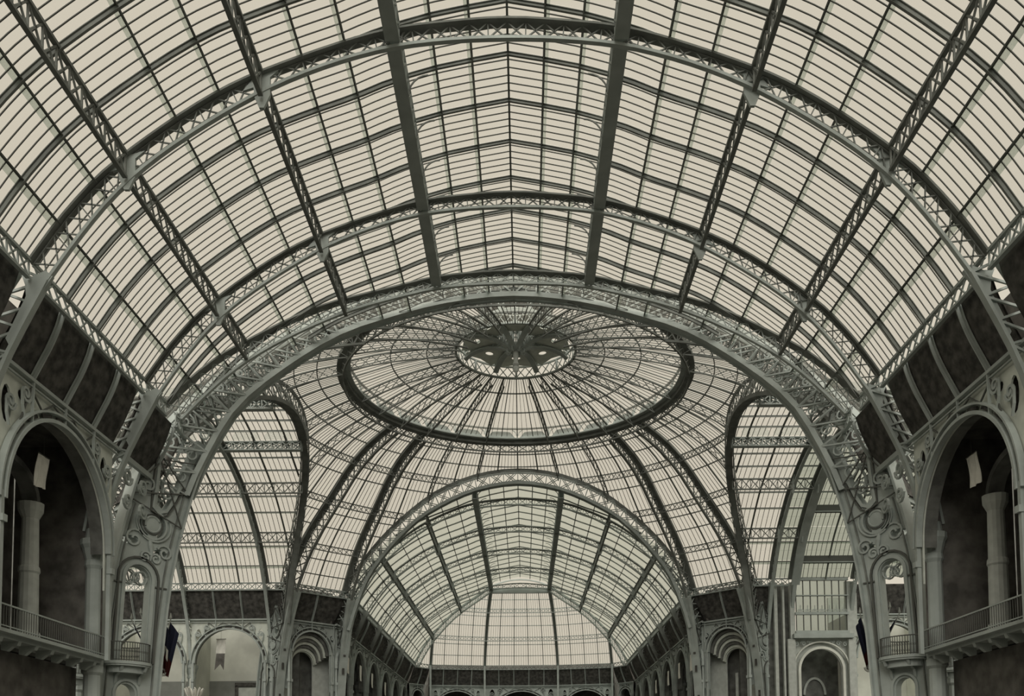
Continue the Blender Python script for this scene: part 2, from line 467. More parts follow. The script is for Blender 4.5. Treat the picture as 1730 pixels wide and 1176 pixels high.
for sg in (-1, 1):
    sd = NEAR.side(sg)
    for k in range(4):
        roof_section(NEAR, sg, k, b0[k], nclip, 'glazed vault bay before the nearest truss, %s side, %s' % (sd, BANDN[k]), True, GLASS, 'glazed bays of the nearest vault')
        roof_section(NEAR, sg, k, b1, nclip, 'glazed vault bay between nearest and second trusses, %s side, %s' % (sd, BANDN[k]), True, GLASS, 'glazed bays of the nearest vault')
        roof_section(NEAR, sg, k, b2, nclip, 'glazed vault bay between second truss and crossing arch, %s side, %s' % (sd, BANDN[k]), False, GLASS, 'glazed bays of the nearest vault')
    for (a, b, w) in ((DA1+11.6, DA1+.2, 'in front of the nearest truss'), (DA1-.2, DA2+.2, 'between the nearest and second trusses'), (DA2-.2, None, 'between second truss and crossing')):
        for nm, x0 in (('P3', P3), ('P2', P2), ('P1', P1), ('S', SP)):
            bb = b if b is not None else d_end(x0)+.1
            kd = 'box' if nm == 'P3' else ('spring' if nm == 'S' else 'lattice')
            ds = {'P3': 'thick dark box girder beside the ridge, %s of centre, ', 'P2': 'upper latticed roof girder on the %s, ', 'P1': 'lower latticed roof girder on the %s, ', 'S': 'springing girder under the glass, %s side, '}[nm] % sd
            girder(NEAR, sg*x0, a, bb, kd, ds+w, 'longitudinal girders of the nearest vault', parts=(kd != 'box' and b == DA2+.2))

# ================================================================== CROSSING: arches, pylons, dome
IPT = [(19.8, 20.2), (19.4, 21.6), (18.6, 23.7), (17.7, 25.8), (16.5, 27.5), (14.5, 29.6), (12.5, 31.4), (10.8, 32.6), (8.7, 33.6), (6.6, 34.5), (4, 35.3), (0, 35.85)]
EPT = [(22.3, 21.6), (20.7, 24.8), (18.97, 27.05), (16.3, 30.0), (13.5, 32.3), (10.87, 34.1), (9, 35.2), (4.9, 36.7), (0, 37.25)]
def full(P): return [(-x, z) for x, z in P]+[(x, z) for x, z in reversed(P[:-1])]
def crossing_arch(arm, label, parts):
    t = thing('crossing_arch', label, 'arch', arm(0, 20, 20), 'great arches of the crossing')
    n = 36; m1 = IRON if arm is NEAR else ROOFI; m2 = IRON if arm in (NEAR, FAR) else ROOFI  # arches out of the sun get the shade-darkened iron
    I = resample(smooth([arm(x, q_in(x), z) for x, z in full(IPT)]), n); E_ = resample(smooth([arm(x, q_in(x), z) for x, z in full(EPT)]), n)
    mb = MB(); mb.sweep(I, arm.d, .62, .08); mb.build('soffit_plate', m2, t)
    for o in (-.38, .38):
        mb = MB(); mb.sweep([p+arm.d*o for p in E_], arm.d, .10, .34); mb.build('outer_chord', m1, t)
        mb = MB(); mb.sweep([p+arm.d*o*1.05 for p in I], arm.d, .06, .34, off=0); mb.build('inner_chord', m2, t)
    for o in (-.38, .38):
        A = [p+arm.d*o for p in E_]; B = [p+arm.d*o for p in I]
        if parts and o > 0:
            for i in range(n):
                for a, b in (((A[i], B[i+1]) if i < n/2 else (B[i], A[i+1])), (A[i], B[i])):
                    q = MB(); q.bar(a, b, .10, arm.d); q.build('brace', IRON, t)
        else:
            mb = MB(); lattice(lambda a, b: mb.bar(a, b, .08, arm.d), A, B, arm.d); mb.build('lattice', m2, t, kind='stuff')
    mb = MB()
    for i in range(n):      # cross ties between both faces
        mb.bar(E_[i]-arm.d*.38, E_[i]+arm.d*.38, .08); 0
    mb.build('cross_ties', m2, t, kind='stuff')
    # scrollwork in the haunches
    for i in list(range(0, 7))+list(range(n-7, n)):
        c = (E_[i]+E_[i+1]+I[i]+I[i+1])/4; w = (E_[i]-I[i]).length
        X = (I[i+1]-I[i]).normalized(); Z = (E_[i]-I[i]).normalized()
        r = min(.62, w*.22)
        mb = MB()
        mb.scroll(c+arm.d*.2, X, Z, (0, .28*w), r, .1, -1.2, 1.3, .14, .09, 14); mb.scroll(c+arm.d*.2, X, Z, (0, -.2*w), r*.8, .1, 2.0, -1.3, .14, .09, 14)
        mb.build('scroll', m2, t)
    return t
crossing_arch(NEAR, 'great light grey latticed arch in front of the dome, springing from the two big pylons', True)
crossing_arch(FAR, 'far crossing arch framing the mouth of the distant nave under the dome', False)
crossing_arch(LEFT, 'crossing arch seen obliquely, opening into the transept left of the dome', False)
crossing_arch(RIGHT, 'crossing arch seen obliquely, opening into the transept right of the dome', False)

# pylon prototype: local x = outward (radius-36), y = tangential, z = up
def make_pylon():
    t = thing('pylon', 'x', 'pylon', (0, 0, 0))
    IN = [(-1.4, 0), (-1.5, 5), (-1.85, 10), (-2.05, 12.3), (-2.45, 15.4), (-2.95, 17.7), (-3.5, 19.8), (-4.05, 21.6), (-4.9, 23.6)]
    def inn(z): return crom(z, [(b, a) for a, b in IN])
    wout = 3.5
    outl = [(inn(z), z) for z in [0, 3, 6, 9, 11, 13, 15, 16.5, 18, 19.5, 21, 22.3, 23.6]]
    outl += [(inn(23.6)+.75, 23.9), (inn(22.2)+.85, 22.2), (inn(21)+.85, 21), (inn(20)+.85, 20.0), (inn(19.5)+1.0, 19.3), (inn(19.4)+1.5, 19.0), (inn(19.6)+1.95, 19.3), (inn(20.3)+2.0, 20.1), (inn(21)+2.15, 21.2), (inn(22)+2.3, 22.5)]
    outl += [(inn(22.3)+wout+.2, 22.5), (inn(21)+wout+.1, 21), (inn(19)+wout, 19), (inn(17)+wout, 17), (inn(15)+wout, 15), (inn(12)+wout, 12), (inn(8)+wout, 8), (inn(4)+wout, 4), (inn(0)+wout, 0)]
    def arch(c, w, z0, z1, n=12, lean=0):
        r = w/2; P = [(c-r, z0), (c+r, z0)]
        for i in range(n+1):
            a = pi*i/n; P.append((c+r*cos(a)+lean, z1-r+r*sin(a)))
        return P
    cA = -.4+.05
    n1 = arch(-.15, 1.45, 9.75, 15.4, lean=-.28)
    n2 = arch(.2, 1.15, 5.2, 8.5)
    h1 = [(-2.2+.45*cos(a)+2.0, 16.75+.24*sin(a)) for a in [2*pi*i/10 for i in range(10)]]
    h1 = [(.15+.5*cos(a), 16.85+.27*sin(a)) for a in [2*pi*i/10 for i in range(10)]]
    h2 = [(-1.75+.42*cos(a), 16.35+.24*sin(a)) for a in [2*pi*i/10 for i in range(10)]]
    X, Z = V((1, 0, 0)), V((0, 0, 1))
    def cr_(a0, a1, r0, r1): return [(-1.25+r1*cos(lerp(a0, a1, i/8)), 18.0+r1*sin(lerp(a0, a1, i/8))) for i in range(9)]+[(-1.25+r0*cos(lerp(a1, a0, i/8)), 18.0+r0*sin(lerp(a1, a0, i/8))) for i in range(9)]
    cres = [cr_(-1.2, .6, .67, .8), cr_(2.3, 4.3, .67, .83)]
    mb = MB(); mb.plate(outl, [n1, n2, h1, h2]+cres, (0, .28, 0), X, Z, .56)
    if abs(mb.v[0][1]-mb.v[-1][1]) < .1: pass
    ys = [p[1] for p in mb.v]; ymid = (min(ys)+max(ys))/2; mb.v = [(x, y-ymid, z) for x, y, z in mb.v]
    mb.build('web_plate', IRON, t)
    zz = [i*1.0 for i in range(24)]
    mb = MB(); mb.sweep([(inn(z)-.04, 0, z) for z in [0, 3, 6, 9, 11, 13, 15, 17, 17.7]], (0, 1, 0), 1.05, .12); mb.build('inner_flange', IRON, t)
    for sy in (-1, 1):
        mb = MB(); mb.sweep([(inn(z)-.04, sy*.37+sy*.012*(z-17), z) for z in [17.5, 18.5, 19.5, 20.5, 21.5, 22.5, 23.6]], (0, 1, 0), .34, .14); mb.build('inner_flange', IRON, t)
    mb = MB(); mb.sweep([(inn(z)+wout+.04, 0, z) for z in zz if z < 23], (0, 1, 0), 1.15, .14); mb.build('outer_flange', IRON, t)
    # dark plates imitating the shade inside slots on the pylon edges
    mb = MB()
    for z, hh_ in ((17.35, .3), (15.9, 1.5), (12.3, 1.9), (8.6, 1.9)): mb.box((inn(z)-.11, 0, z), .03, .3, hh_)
    mb.build('edge_slot_shade', PANEL, t)
    for sy in (-1, 1):
        y = sy*.33
        nm = lambda s: s
        # raised frame round the tall niche, thin outer band darkened as its shadow gap
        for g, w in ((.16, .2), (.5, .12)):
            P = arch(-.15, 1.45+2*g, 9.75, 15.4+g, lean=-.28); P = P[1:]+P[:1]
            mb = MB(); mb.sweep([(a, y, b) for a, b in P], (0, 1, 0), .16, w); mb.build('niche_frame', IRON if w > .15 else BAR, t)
        P = arch(.2, 1.5, 5.2, 8.7); P = P[1:]+P[:1]
        mb = MB(); mb.sweep([(a, y, b) for a, b in P], (0, 1, 0), .16, .14); mb.build('niche_frame', IRON, t)
        for a_, r_ in ((-.62, .3), (.1, .3), (-.26, .2)):
            mb = MB(); mb.tube([(-.12+a_+r_*cos(2*pi*i/16), y*.4, 14.75+r_*1.25*sin(2*pi*i/16)) for i in range(16)], .055, 5, True); mb.build('niche_loop', IRON, t)
        # edge mouldings, coloured dark to stand for shadow gaps
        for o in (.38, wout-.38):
            mb = MB(); mb.sweep([(inn(z)+o, y, z) for z in zz if z < 20 or o < 1], (0, 1, 0), .1, .07); mb.build('edge_shade_moulding', ROOFI, t)
        # cross bands
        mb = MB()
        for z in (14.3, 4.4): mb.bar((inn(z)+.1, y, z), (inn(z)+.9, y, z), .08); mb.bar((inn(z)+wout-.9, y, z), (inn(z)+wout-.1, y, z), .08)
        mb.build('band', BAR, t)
        # medallion, its thin outer ring darkened as a shadow line
        cx, cz = -1.25, 18.0
        mb = MB(); ring = lambda r: [(cx+r*cos(2*pi*i/24), y, cz+r*sin(2*pi*i/24)) for i in range(24)]
        mb.tube(ring(.46), .07, 6, True); mb.build('medallion_ring', IRON, t)
        mb = MB(); mb.tube(ring(.6), .035, 6, True); mb.build('medallion_ring', BAR, t)
        mb = MB(); mb.add([(cx, y+sy*.03, cz)]+ring(.44), [(0, i+1, (i+1) % 24+1) for i in range(24)]); mb.build('medallion', IRON, t)
        O = V((0, y+sy*.02, 0))
        for c, r0, r1, a0, tr in (((cx, 18.0), .95, .82, .6, -.78), ((cx-.1, 18.05), 1.12, 1.0, .3, -.6), ((cx+1.15, 16.95), .6, .1, 2.6, -1.4), ((cx-.75, 16.4), .5, .1, .4, 1.4),
                                  ((cx-.2, 15.95), .32, .1, .4, 1.3), ((cx+.45, 16.0), .34, .1, 2.7, -1.3), ((cx+1.5, 21.7), .42, .08, 3.8, -1.6), ((cx-.9, 20.0), .5, .1, 3.6, -1.4), ((cx+.35, 20.3), .55, .1, -.8, 1.5)):
            mb = MB(); mb.scroll(O, X, Z, c, r0, r1, a0, tr, .12, .11, 18); mb.build('scroll', IRON, t)
        # big cartouche curves under the open haunch, the thin one darkened like a shadow gap
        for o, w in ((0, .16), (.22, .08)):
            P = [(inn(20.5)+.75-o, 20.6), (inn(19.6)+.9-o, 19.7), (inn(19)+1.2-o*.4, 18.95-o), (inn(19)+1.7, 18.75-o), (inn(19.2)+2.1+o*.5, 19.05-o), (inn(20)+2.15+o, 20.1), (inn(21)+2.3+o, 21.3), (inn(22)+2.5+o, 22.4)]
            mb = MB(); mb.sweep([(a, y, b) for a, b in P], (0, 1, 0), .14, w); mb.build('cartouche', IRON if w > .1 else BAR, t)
        # leaf drop
        mb = MB(); mb.tube([(cx+.2, y, 17.1), (cx+.12, y, 16.7), (cx+.05, y, 16.2), (cx+.1, y, 15.8)], [.08, .17, .12, .04], 6); mb.build('leaf_drop', IRON, t)
        # thin tie rods lying over the web
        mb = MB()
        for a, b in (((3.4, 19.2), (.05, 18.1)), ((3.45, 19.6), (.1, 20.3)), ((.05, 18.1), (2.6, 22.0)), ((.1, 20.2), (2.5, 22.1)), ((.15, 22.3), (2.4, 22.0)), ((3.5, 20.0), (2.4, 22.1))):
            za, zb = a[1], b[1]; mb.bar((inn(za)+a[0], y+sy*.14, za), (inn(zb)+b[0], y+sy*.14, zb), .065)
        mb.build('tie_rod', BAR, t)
        # balcony, its brackets and railing
        mb = MB(); cbx = .25; P = [(cbx-1.35, sy*.3)]+[(cbx-1.35*cos(pi*i/12), sy*(.3+1.05*sin(pi*i/12)**.8 if 0 < i < 12 else .35)) for i in range(13)]+[(cbx+1.35, sy*.3)]
        mb.slab([(a, b, 9.42) for a, b in P], (0, 0, 1), .1); mb.slab([(cbx+(a-cbx)*1.06, b*1.04, 9.52) for a, b in P], (0, 0, 1), .16); mb.slab([(cbx+(a-cbx)*.82, b*.8, 9.05) for a, b in P], (0, 0, 1), .37)
        mb.build('balcony_slab', IRON, t)
        for bx in (-.8, .6):
            mb = MB(); mb.slab([(cbx+bx-.08, sy*.3, 9.4), (cbx+bx-.08, sy*1.15, 9.4), (cbx+bx-.08, sy*1.0, 9.15), (cbx+bx-.08, sy*.5, 8.9), (cbx+bx-.08, sy*.36, 8.5), (cbx+bx-.08, sy*.3, 8.4)], (1, 0, 0), .16); mb.build('bracket', IRON, t)
        rp = [(cbx+(a-cbx)*.98, b*.99, 10.75) for a, b in P[1:-1]]
        rp = resample(rp, 26)
        mb = MB(); mb.tube(rp, .035, 5); mb.tube([p-V((0, 0, 1.0)) for p in rp], .025, 5); mb.build('handrail', BAR, t)
        mb = MB()
        for i, p in enumerate(rp):
            mb.bar(p, p-V((0, 0, 1.05)), .03)
            if i < 26: mb.scroll(p.lerp(rp[i+1], .5)-V((0, 0, .5)), (rp[i+1]-p).normalized(), Z, (0, 0), .05, .05, 0, 1, .02, .02, 6)
        mb.build('balusters', BAR, t, kind='stuff')
    return t
PHI = radians(38.2)
pyl = make_pylon(); first = True
PL = [(-1, -1, 'nave', 'great grey pylon at left foreground with tall niche, medallion and small balcony'),
      (1, -1, 'nave', 'great grey pylon at right foreground with tall niche, medallion and small balcony'),
      (-1, -1, 'tr', 'pylon half hidden behind the left foreground pylon, seen through its niche'),
      (1, -1, 'tr', 'pylon half hidden behind the right foreground pylon, seen through its niche'),
      (-1, 1, 'nave', 'far pylon left of the distant nave mouth, seen on its pale edge'),
      (1, 1, 'nave', 'far pylon right of the distant nave mouth, seen on its pale edge'),
      (-1, 1, 'tr', 'far pylon at the corner of the left transept, seen on its pale edge'),
      (1, 1, 'tr', 'far pylon at the corner of the right transept, seen on its pale edge')]
for sx, sy, kd, lab in PL:
    ph = PHI if kd == 'nave' else pi/2-PHI
    dx, dy = sx*sin(ph), sy*cos(ph)
    loc = (36*dx, CY+36*dy, 0); rz = atan2(dy, dx)
    if first: pyl.location = loc; pyl.rotation_euler = (0, 0, rz); pyl['label'] = lab; pyl['group'] = 'pylons of the crossing'; o = pyl; first = False
    else: o = dup(pyl, loc, rz, lab, 'pylons of the crossing')

# ------------------------------------------------------------------ dome
DPR = [(15.5, 38.75), (17.6, 38.1), (20, 37.15), (22.4, 35.7), (24.2, 34.2), (25.6, 33.0), (26.8, 32.0), (28.3, 30.7), (29.9, 29.1), (31.0, 27.7), (32.0, 26.2), (32.9, 24.7)]
def dz(r): return crom(r, DPR)
def r_b(ph):    # arch boundary at azimuth ph measured from the nearest axis
    ph = abs((ph+pi/4) % (pi/2)-pi/4)
    lo, hi = 0, 30
    for _ in range(40):
        x = (lo+hi)/2
        if x/q_in(x) < math.tan(ph): lo = x
        else: hi = x
    return min(sqrt(lo*lo+q_in(lo)**2), 32.9) if ph < radians(37.4) else 32.9
def DP(r, ph, dzz=0, R=None): return V((r*sin(ph), CY+r*cos(ph), dz(r)+dzz))
HR = [15.6, 17.5, 19.4, 21.4, 23.2, 25.6, 26.9, 28.3, 29.9, 31.0, 32.0, 32.9]    # hoop radii
HLAT = {3, 5, 8}
SEC = radians(360/56)
QD = {0: 'far right', 1: 'near right', 2: 'near left', 3: 'far left'}
for qd in range(4):
    ctr = radians(45+90*qd)
    t = thing('dome_pendentive', 'glazed lower slope of the dome between ring and arches, %s corner' % QD[qd], 'glass roof', DP(25, ctr, -1), 'glazed pendentives of the dome')
    for s in range(14):
        p0 = radians(90*qd)+SEC*s; p1 = p0+SEC; g = .004
        for i in range(len(HR)-1):
            ra, rb2 = HR[i]+.05, HR[i+1]-.05
            b0_, b1_ = r_b(p0+g), r_b(p1-g)
            a = (min(ra, b0_), min(rb2, b0_)); b = (min(ra, b1_), min(rb2, b1_))
            if (a[1]-a[0])+(b[1]-b[0]) < .15: continue
            mb = MB(); mb.slab([DP(a[0], p0+g), DP(b[0], p1-g), DP(b[1], p1-g), DP(a[1], p0+g)], (0, 0, 1), .03)
            mb.build('glass_panel', GLASS, t)
    mb = MB()
    for s in range(14*6):
        ph = radians(90*qd)+SEC*s/6
        if s % 6 == 0: continue
        rb2 = r_b(ph); n = max(2, int((rb2-15.6)/1.5)); mb.sweep([DP(lerp(15.6, rb2, u/n), ph, -.02) for u in range(n+1)], (cos(ph), -sin(ph), 0), .04, .05)
    mb.build('glazing_bars', BAR, t, kind='stuff')
    # hoops
    for i, r in enumerate(HR):
        run = []
        segs = []
        for u in range(57):
            ph = radians(90*qd)+radians(90)*u/56
            if r <= r_b(ph)+.02: run.append(ph)
            else:
                if len(run) > 1: segs.append(run)
                run = []
        if len(run) > 1: segs.append(run)
        for run in segs:
            mb = MB(); P = [DP(r, ph, -.05) for ph in run]; mb.sweep(P, (0, 0, 1), .12, .08)
            if i in HLAT:
                Q = [DP(r-.12, ph, -.85) for ph in run]; mb.sweep(Q, (0, 0, 1), .1, .1)
                for j in range(len(P)-1): mb.bar(P[j], Q[j+1], .05); mb.bar(Q[j], P[j+1], .05)
            mb.build('hoop', ROOFI, t)
    # radial ribs
    for s in range(0, 14):
        for half in (0,):
            ph = radians(90*qd)+SEC*s
            main = s in (6, 8); lat = (s % 2 == 0) and s not in (0,)
            rb2 = r_b(ph); tdir = (cos(ph), -sin(ph), 0)
            if main: ph = radians(90*qd)+(radians(38.4) if s == 6 else radians(51.6)); tdir = (cos(ph), -sin(ph), 0)
            n = max(3, int((rb2-15.6)/1.0)); rr = [lerp(15.6, rb2, u/n) for u in range(n+1)]
            U = [DP(r, ph, -.1) for r in rr]
            mb = MB(); mb.sweep(U, tdir, .75 if main else .14, .3 if main else .12)
            if lat:
                Lw = []
                for j, r in enumerate(rr):
                    f = j/n; dd = (1.1+.9*f if main else .85)
                    a = DP(max(r-.1, 15.5), ph); b = DP(min(r+.1, 32.9), ph); tt = (b-a).normalized(); nn = V(tdir).cross(tt)
                    nn = nn if nn.z > 0 else -nn
                    Lw.append(U[j]-nn*dd)
                mb.sweep(Lw, tdir, .26 if main else .1, .16 if main else .09)
                for j in range(n):
                    mb.bar(U[j], Lw[j+1], .09 if main else .05, tdir); mb.bar(Lw[j], U[j+1], .09 if main else .05, tdir)
                    if main: mb.bar(U[j], Lw[j], .08, tdir)
            mb.build('main_rib' if main else ('lattice_rib' if lat else 'mullion'), ROOFI, t)

# ring gallery
t = thing('dome_ring_gallery', 'dark ring gallery running round the dome, pale panelled band on its inner face', 'gallery', (0, CY, 37.2))
def circ(r, z, n=112): return [V((r*cos(2*pi*i/n), CY+r*sin(2*pi*i/n), z)) for i in range(n)]
mb = MB(); mb.sweep(circ(15.45, 38.55), (0, 0, 1), .3, .75, True); mb.build('bottom_ring', ROOFI, t)
mb = MB(); mb.sweep(circ(15.2, 38.85), (0, 0, 1), .1, 1.1, True); mb.build('walkway', IRON, t)
mb = MB(); mb.sweep(circ(14.9, 39.95), (0, 0, 1), .12, .22, True); mb.build('top_ring', ROOFI, t)
for i in range(28):
    a0 = 2*pi*(i+.08)/28; a1 = 2*pi*(i+.92)/28
    mb = MB(); n = 6
    lo = [V((15.35*cos(lerp(a0, a1, u/n)), CY+15.35*sin(lerp(a0, a1, u/n)), 38.95)) for u in range(n+1)]
    hi = [V((15.35*cos(lerp(a0, a1, u/n)), CY+15.35*sin(lerp(a0, a1, u/n)), 39.2+.62*sqrt(max(0, 1-(2*u/n-1)**4)))) for u in range(n+1)]
    mb.add(lo+hi, [(j, j+1, n+2+j, n+1+j) for j in range(n)]); mb.build('band_panel', IRON, t)
    am = 2*pi*i/28; mb = MB(); b = V((cos(am), sin(am), 0)); c = V((0, CY, 0))
    mb.bar(c+b*14.95+V((0, 0, 38.9)), c+b*14.95+V((0, 0, 39.95)), .12)
    for sgn in (-1, 1):
        tt = V((-sin(am), cos(am), 0))*sgn
        mb.sweep([c+b*14.95+V((0, 0, 39.25))+tt*.08, c+b*14.95+V((0, 0, 39.6))+tt*.2, c+b*14.95+V((0, 0, 39.85))+tt*.55], b, .08, .07)
    mb.build('bracket', IRON, t)
mb = MB(); P = circ(15.4, 38.35, 84); Q = circ(15.3, 37.6, 84)
for i in range(84): mb.bar(P[i], Q[(i+1) % 84], .07); mb.bar(Q[i], P[(i+1) % 84], .07)
mb.sweep(Q, (0, 0, 1), .14, .14, True); mb.build('lattice_girdle', ROOFI, t, kind='stuff')

# upper cap
CPR = [(5.2, 41.3), (7, 41.05), (9, 40.72), (11, 40.3), (13, 39.75), (14.9, 39.1)]
def cz(r): return crom(r, CPR)
def CP(r, ph, d=0): return V((r*sin(ph), CY+r*cos(ph), cz(r)+d))
t = thing('glazed_dome_top', 'shallow glazed cap of the dome inside the ring gallery, with radiating latticed ribs', 'glass roof', (0, CY, 39))
CR = [5.3, 8.0, 11.2, 14.8]
for s in range(56):
    p0, p1 = SEC*s+.004, SEC*(s+1)-.004
    for i in range(3):
        mb = MB(); ra, rb2 = CR[i]+.04, CR[i+1]-.04
        mb.slab([CP(ra, p0), CP(ra, p1), CP(rb2, p1), CP(rb2, p0)], (0, 0, 1), .03); mb.build('glass_panel', GLASS, t)
    if s % 2 == 0 and s % 14 == 0:
        mb = MB(); mb.sweep([CP(r, SEC*s, -.05) for r in (5.3, 8, 11, 14.8)], (cos(SEC*s), -sin(SEC*s), 0), .1, .1); mb.build('mullion', ROOFI, t)
    elif s % 2 == 0:
        ph = SEC*s; td = (cos(ph), -sin(ph), 0); n = 10; rr = [lerp(5.3, 14.8, u/n) for u in range(n+1)]
        mn = (s % 14) in (6, 8)
        U = [CP(r, ph, -.08) for r in rr]; Lw = [CP(r, ph, -(1.15 if mn else .95)) for r in rr]
        mb = MB(); mb.sweep(U, td, .16, .12); mb.sweep(Lw, td, .18 if mn else .12, .1)
        for j in range(n): mb.bar(U[j], Lw[j+1], .055, td); mb.bar(Lw[j], U[j+1], .055, td)
        mb.build('lattice_rib', ROOFI, t)
    else:
        ph = SEC*s; mb = MB(); mb.sweep([CP(r, ph, -.03) for r in (5.3, 8, 11, 14.8)], (cos(ph), -sin(ph), 0), .08, .08); mb.build('mullion', ROOFI, t)
for r in (8.0, 11.2):
    mb = MB(); mb.sweep(circ(r, cz(r)-.05), (0, 0, 1), .12, .08, True); mb.build('hoop', ROOFI, t)
mb = MB()
for s in range(56*3):
    if s % 3 == 0: continue
    ph = SEC*s/3; mb.sweep([CP(r, ph, -.02) for r in (5.3, 8, 11, 14.8)], (cos(ph), -sin(ph), 0), .035, .05)
mb.build('glazing_bars', BAR, t, kind='stuff')

# lantern
t = thing('lantern', 'dark iron lantern at the crown of the dome with latticed ring and hanging finial', 'lantern', (0, CY, 39.4))
c = V((0, CY, 0))
mb = MB(); mb.sweep(circ(5.4, 41.25, 56), (0, 0, 1), .16, .22, True); mb.build('lower_ring', IRON, t)
mb = MB(); mb.sweep(circ(5.4, 42.35, 56), (0, 0, 1), .14, .16, True); mb.build('upper_ring', IRON, t)
mb = MB(); P = circ(5.4, 41.3, 40); Q = circ(5.4, 42.3, 40)
for i in range(40):
    mb.bar(P[i], Q[(i+1) % 40], .07); mb.bar(Q[i], P[(i+1) % 40], .07)
    if i % 5 == 0: mb.bar(P[i], Q[i], .2)
mb.build('ring_lattice', IRON, t, kind='stuff')
for i in range(8):
    a = 2*pi*(i+.5)/8; u = V((cos(a), sin(a), 0)); w = V((-sin(a), cos(a), 0))
    # arched rib from ring to hub
    top_, lo_ = [], []
    for j in range(11):
        f = j/10; r = lerp(5.15, .35, f)
        lo_.append(c+u*r+V((0, 0, 41.55+.75*sin(pi*f)**.8-.25*f))); top_.append(c+u*r+V((0, 0, 42.3+.95*sin(pi*f*.8))))
    mb = MB(); mb.sweep(lo_, w, .5, .12); mb.sweep(top_, w, .25, .1)
    for j in range(10): mb.bar(lo_[j], top_[j+1], .09, w); mb.bar(top_[j], lo_[j+1], .09, w)
    mb.build('arched_rib', IRON, t)
    # solid spandrel plates between ring and ribs
    a2 = 2*pi*i/8; X = V((-sin(a2), cos(a2), 0)); u2 = V((cos(a2), sin(a2), 0))
    mb = MB(); hole = [(.42*cos(2*pi*k/12), 3.5+.3*sin(2*pi*k/12)) for k in range(12)]
    tilt = (u2*1.0+V((0, 0, -.07))).normalized()
    mb.plate([(-.62, 1.6), (.62, 1.6), (1.7, 4.1), (1.6, 5.0), (0, 4.7), (-1.6, 5.0), (-1.7, 4.1)], [hole], c+V((0, 0, 42.55)), X, tilt, .08)
    mb.build('soffit_panel', PALE, t)
    # drum posts and head
    mb = MB(); b = c+u*3.2
    mb.sweep([b+V((0, 0, 42.4)), b+V((0, 0, 45.3))], w, .5, .3); mb.build('drum_post', IRON, t)
    b2 = c+u2*3.05; mb = MB()
    mb.sweep([b2+V((0, 0, 42.4)), b2+V((0, 0, 45.2))], X, .12, .12); mb.build('drum_mullion', IRON, t)
    mb = MB(); pts = []
    for k in range(9):
        an = a+(2*pi/8)*k/8; f = k/8; pts.append(c+V((cos(an), sin(an), 0))*3.15+V((0, 0, 44.4+.75*sin(pi*f))))
    mb.sweep(pts, (0, 0, 1), .3, .12); mb.build('drum_arch', IRON, t)
mb = MB()
for z, h in ((42.6, .25), (43.7, .14), (45.3, .35)): mb.sweep([V((3.15*cos(2*pi*i/32), CY+3.15*sin(2*pi*i/32), z)) for i in range(32)], (0, 0, 1), h, .25, True)
mb.build('drum_rings', IRON, t)
mb = MB(); mb.lathe([(3.5, 45.4), (3.4, 45.5), (2.2, 45.8), (.6, 46.0), (.1, 46.3)], c, 24); mb.build('drum_roof', PANEL, t)
mb = MB(); mb.lathe([(.05, 39.35), (.22, 39.5), (.32, 39.75), (.18, 39.95), (.34, 40.1), (.2, 40.35), (.26, 41.3), (.5, 41.7), (.62, 41.95), (.4, 42.1)], c, 12); mb.build('hanging_finial', SHAFT, t)
for i in range(8):
    a = 2*pi*(i+.5)/8; u = V((cos(a), sin(a), 0)); w = V((-sin(a), cos(a), 0))
    mb = MB(); mb.scroll(c+V((0, 0, 41.1)), u, (0, 0, 1), (.62, .2), .34, .08, pi, -1.3, .1, .08, 14); mb.build('finial_scroll', IRON, t)

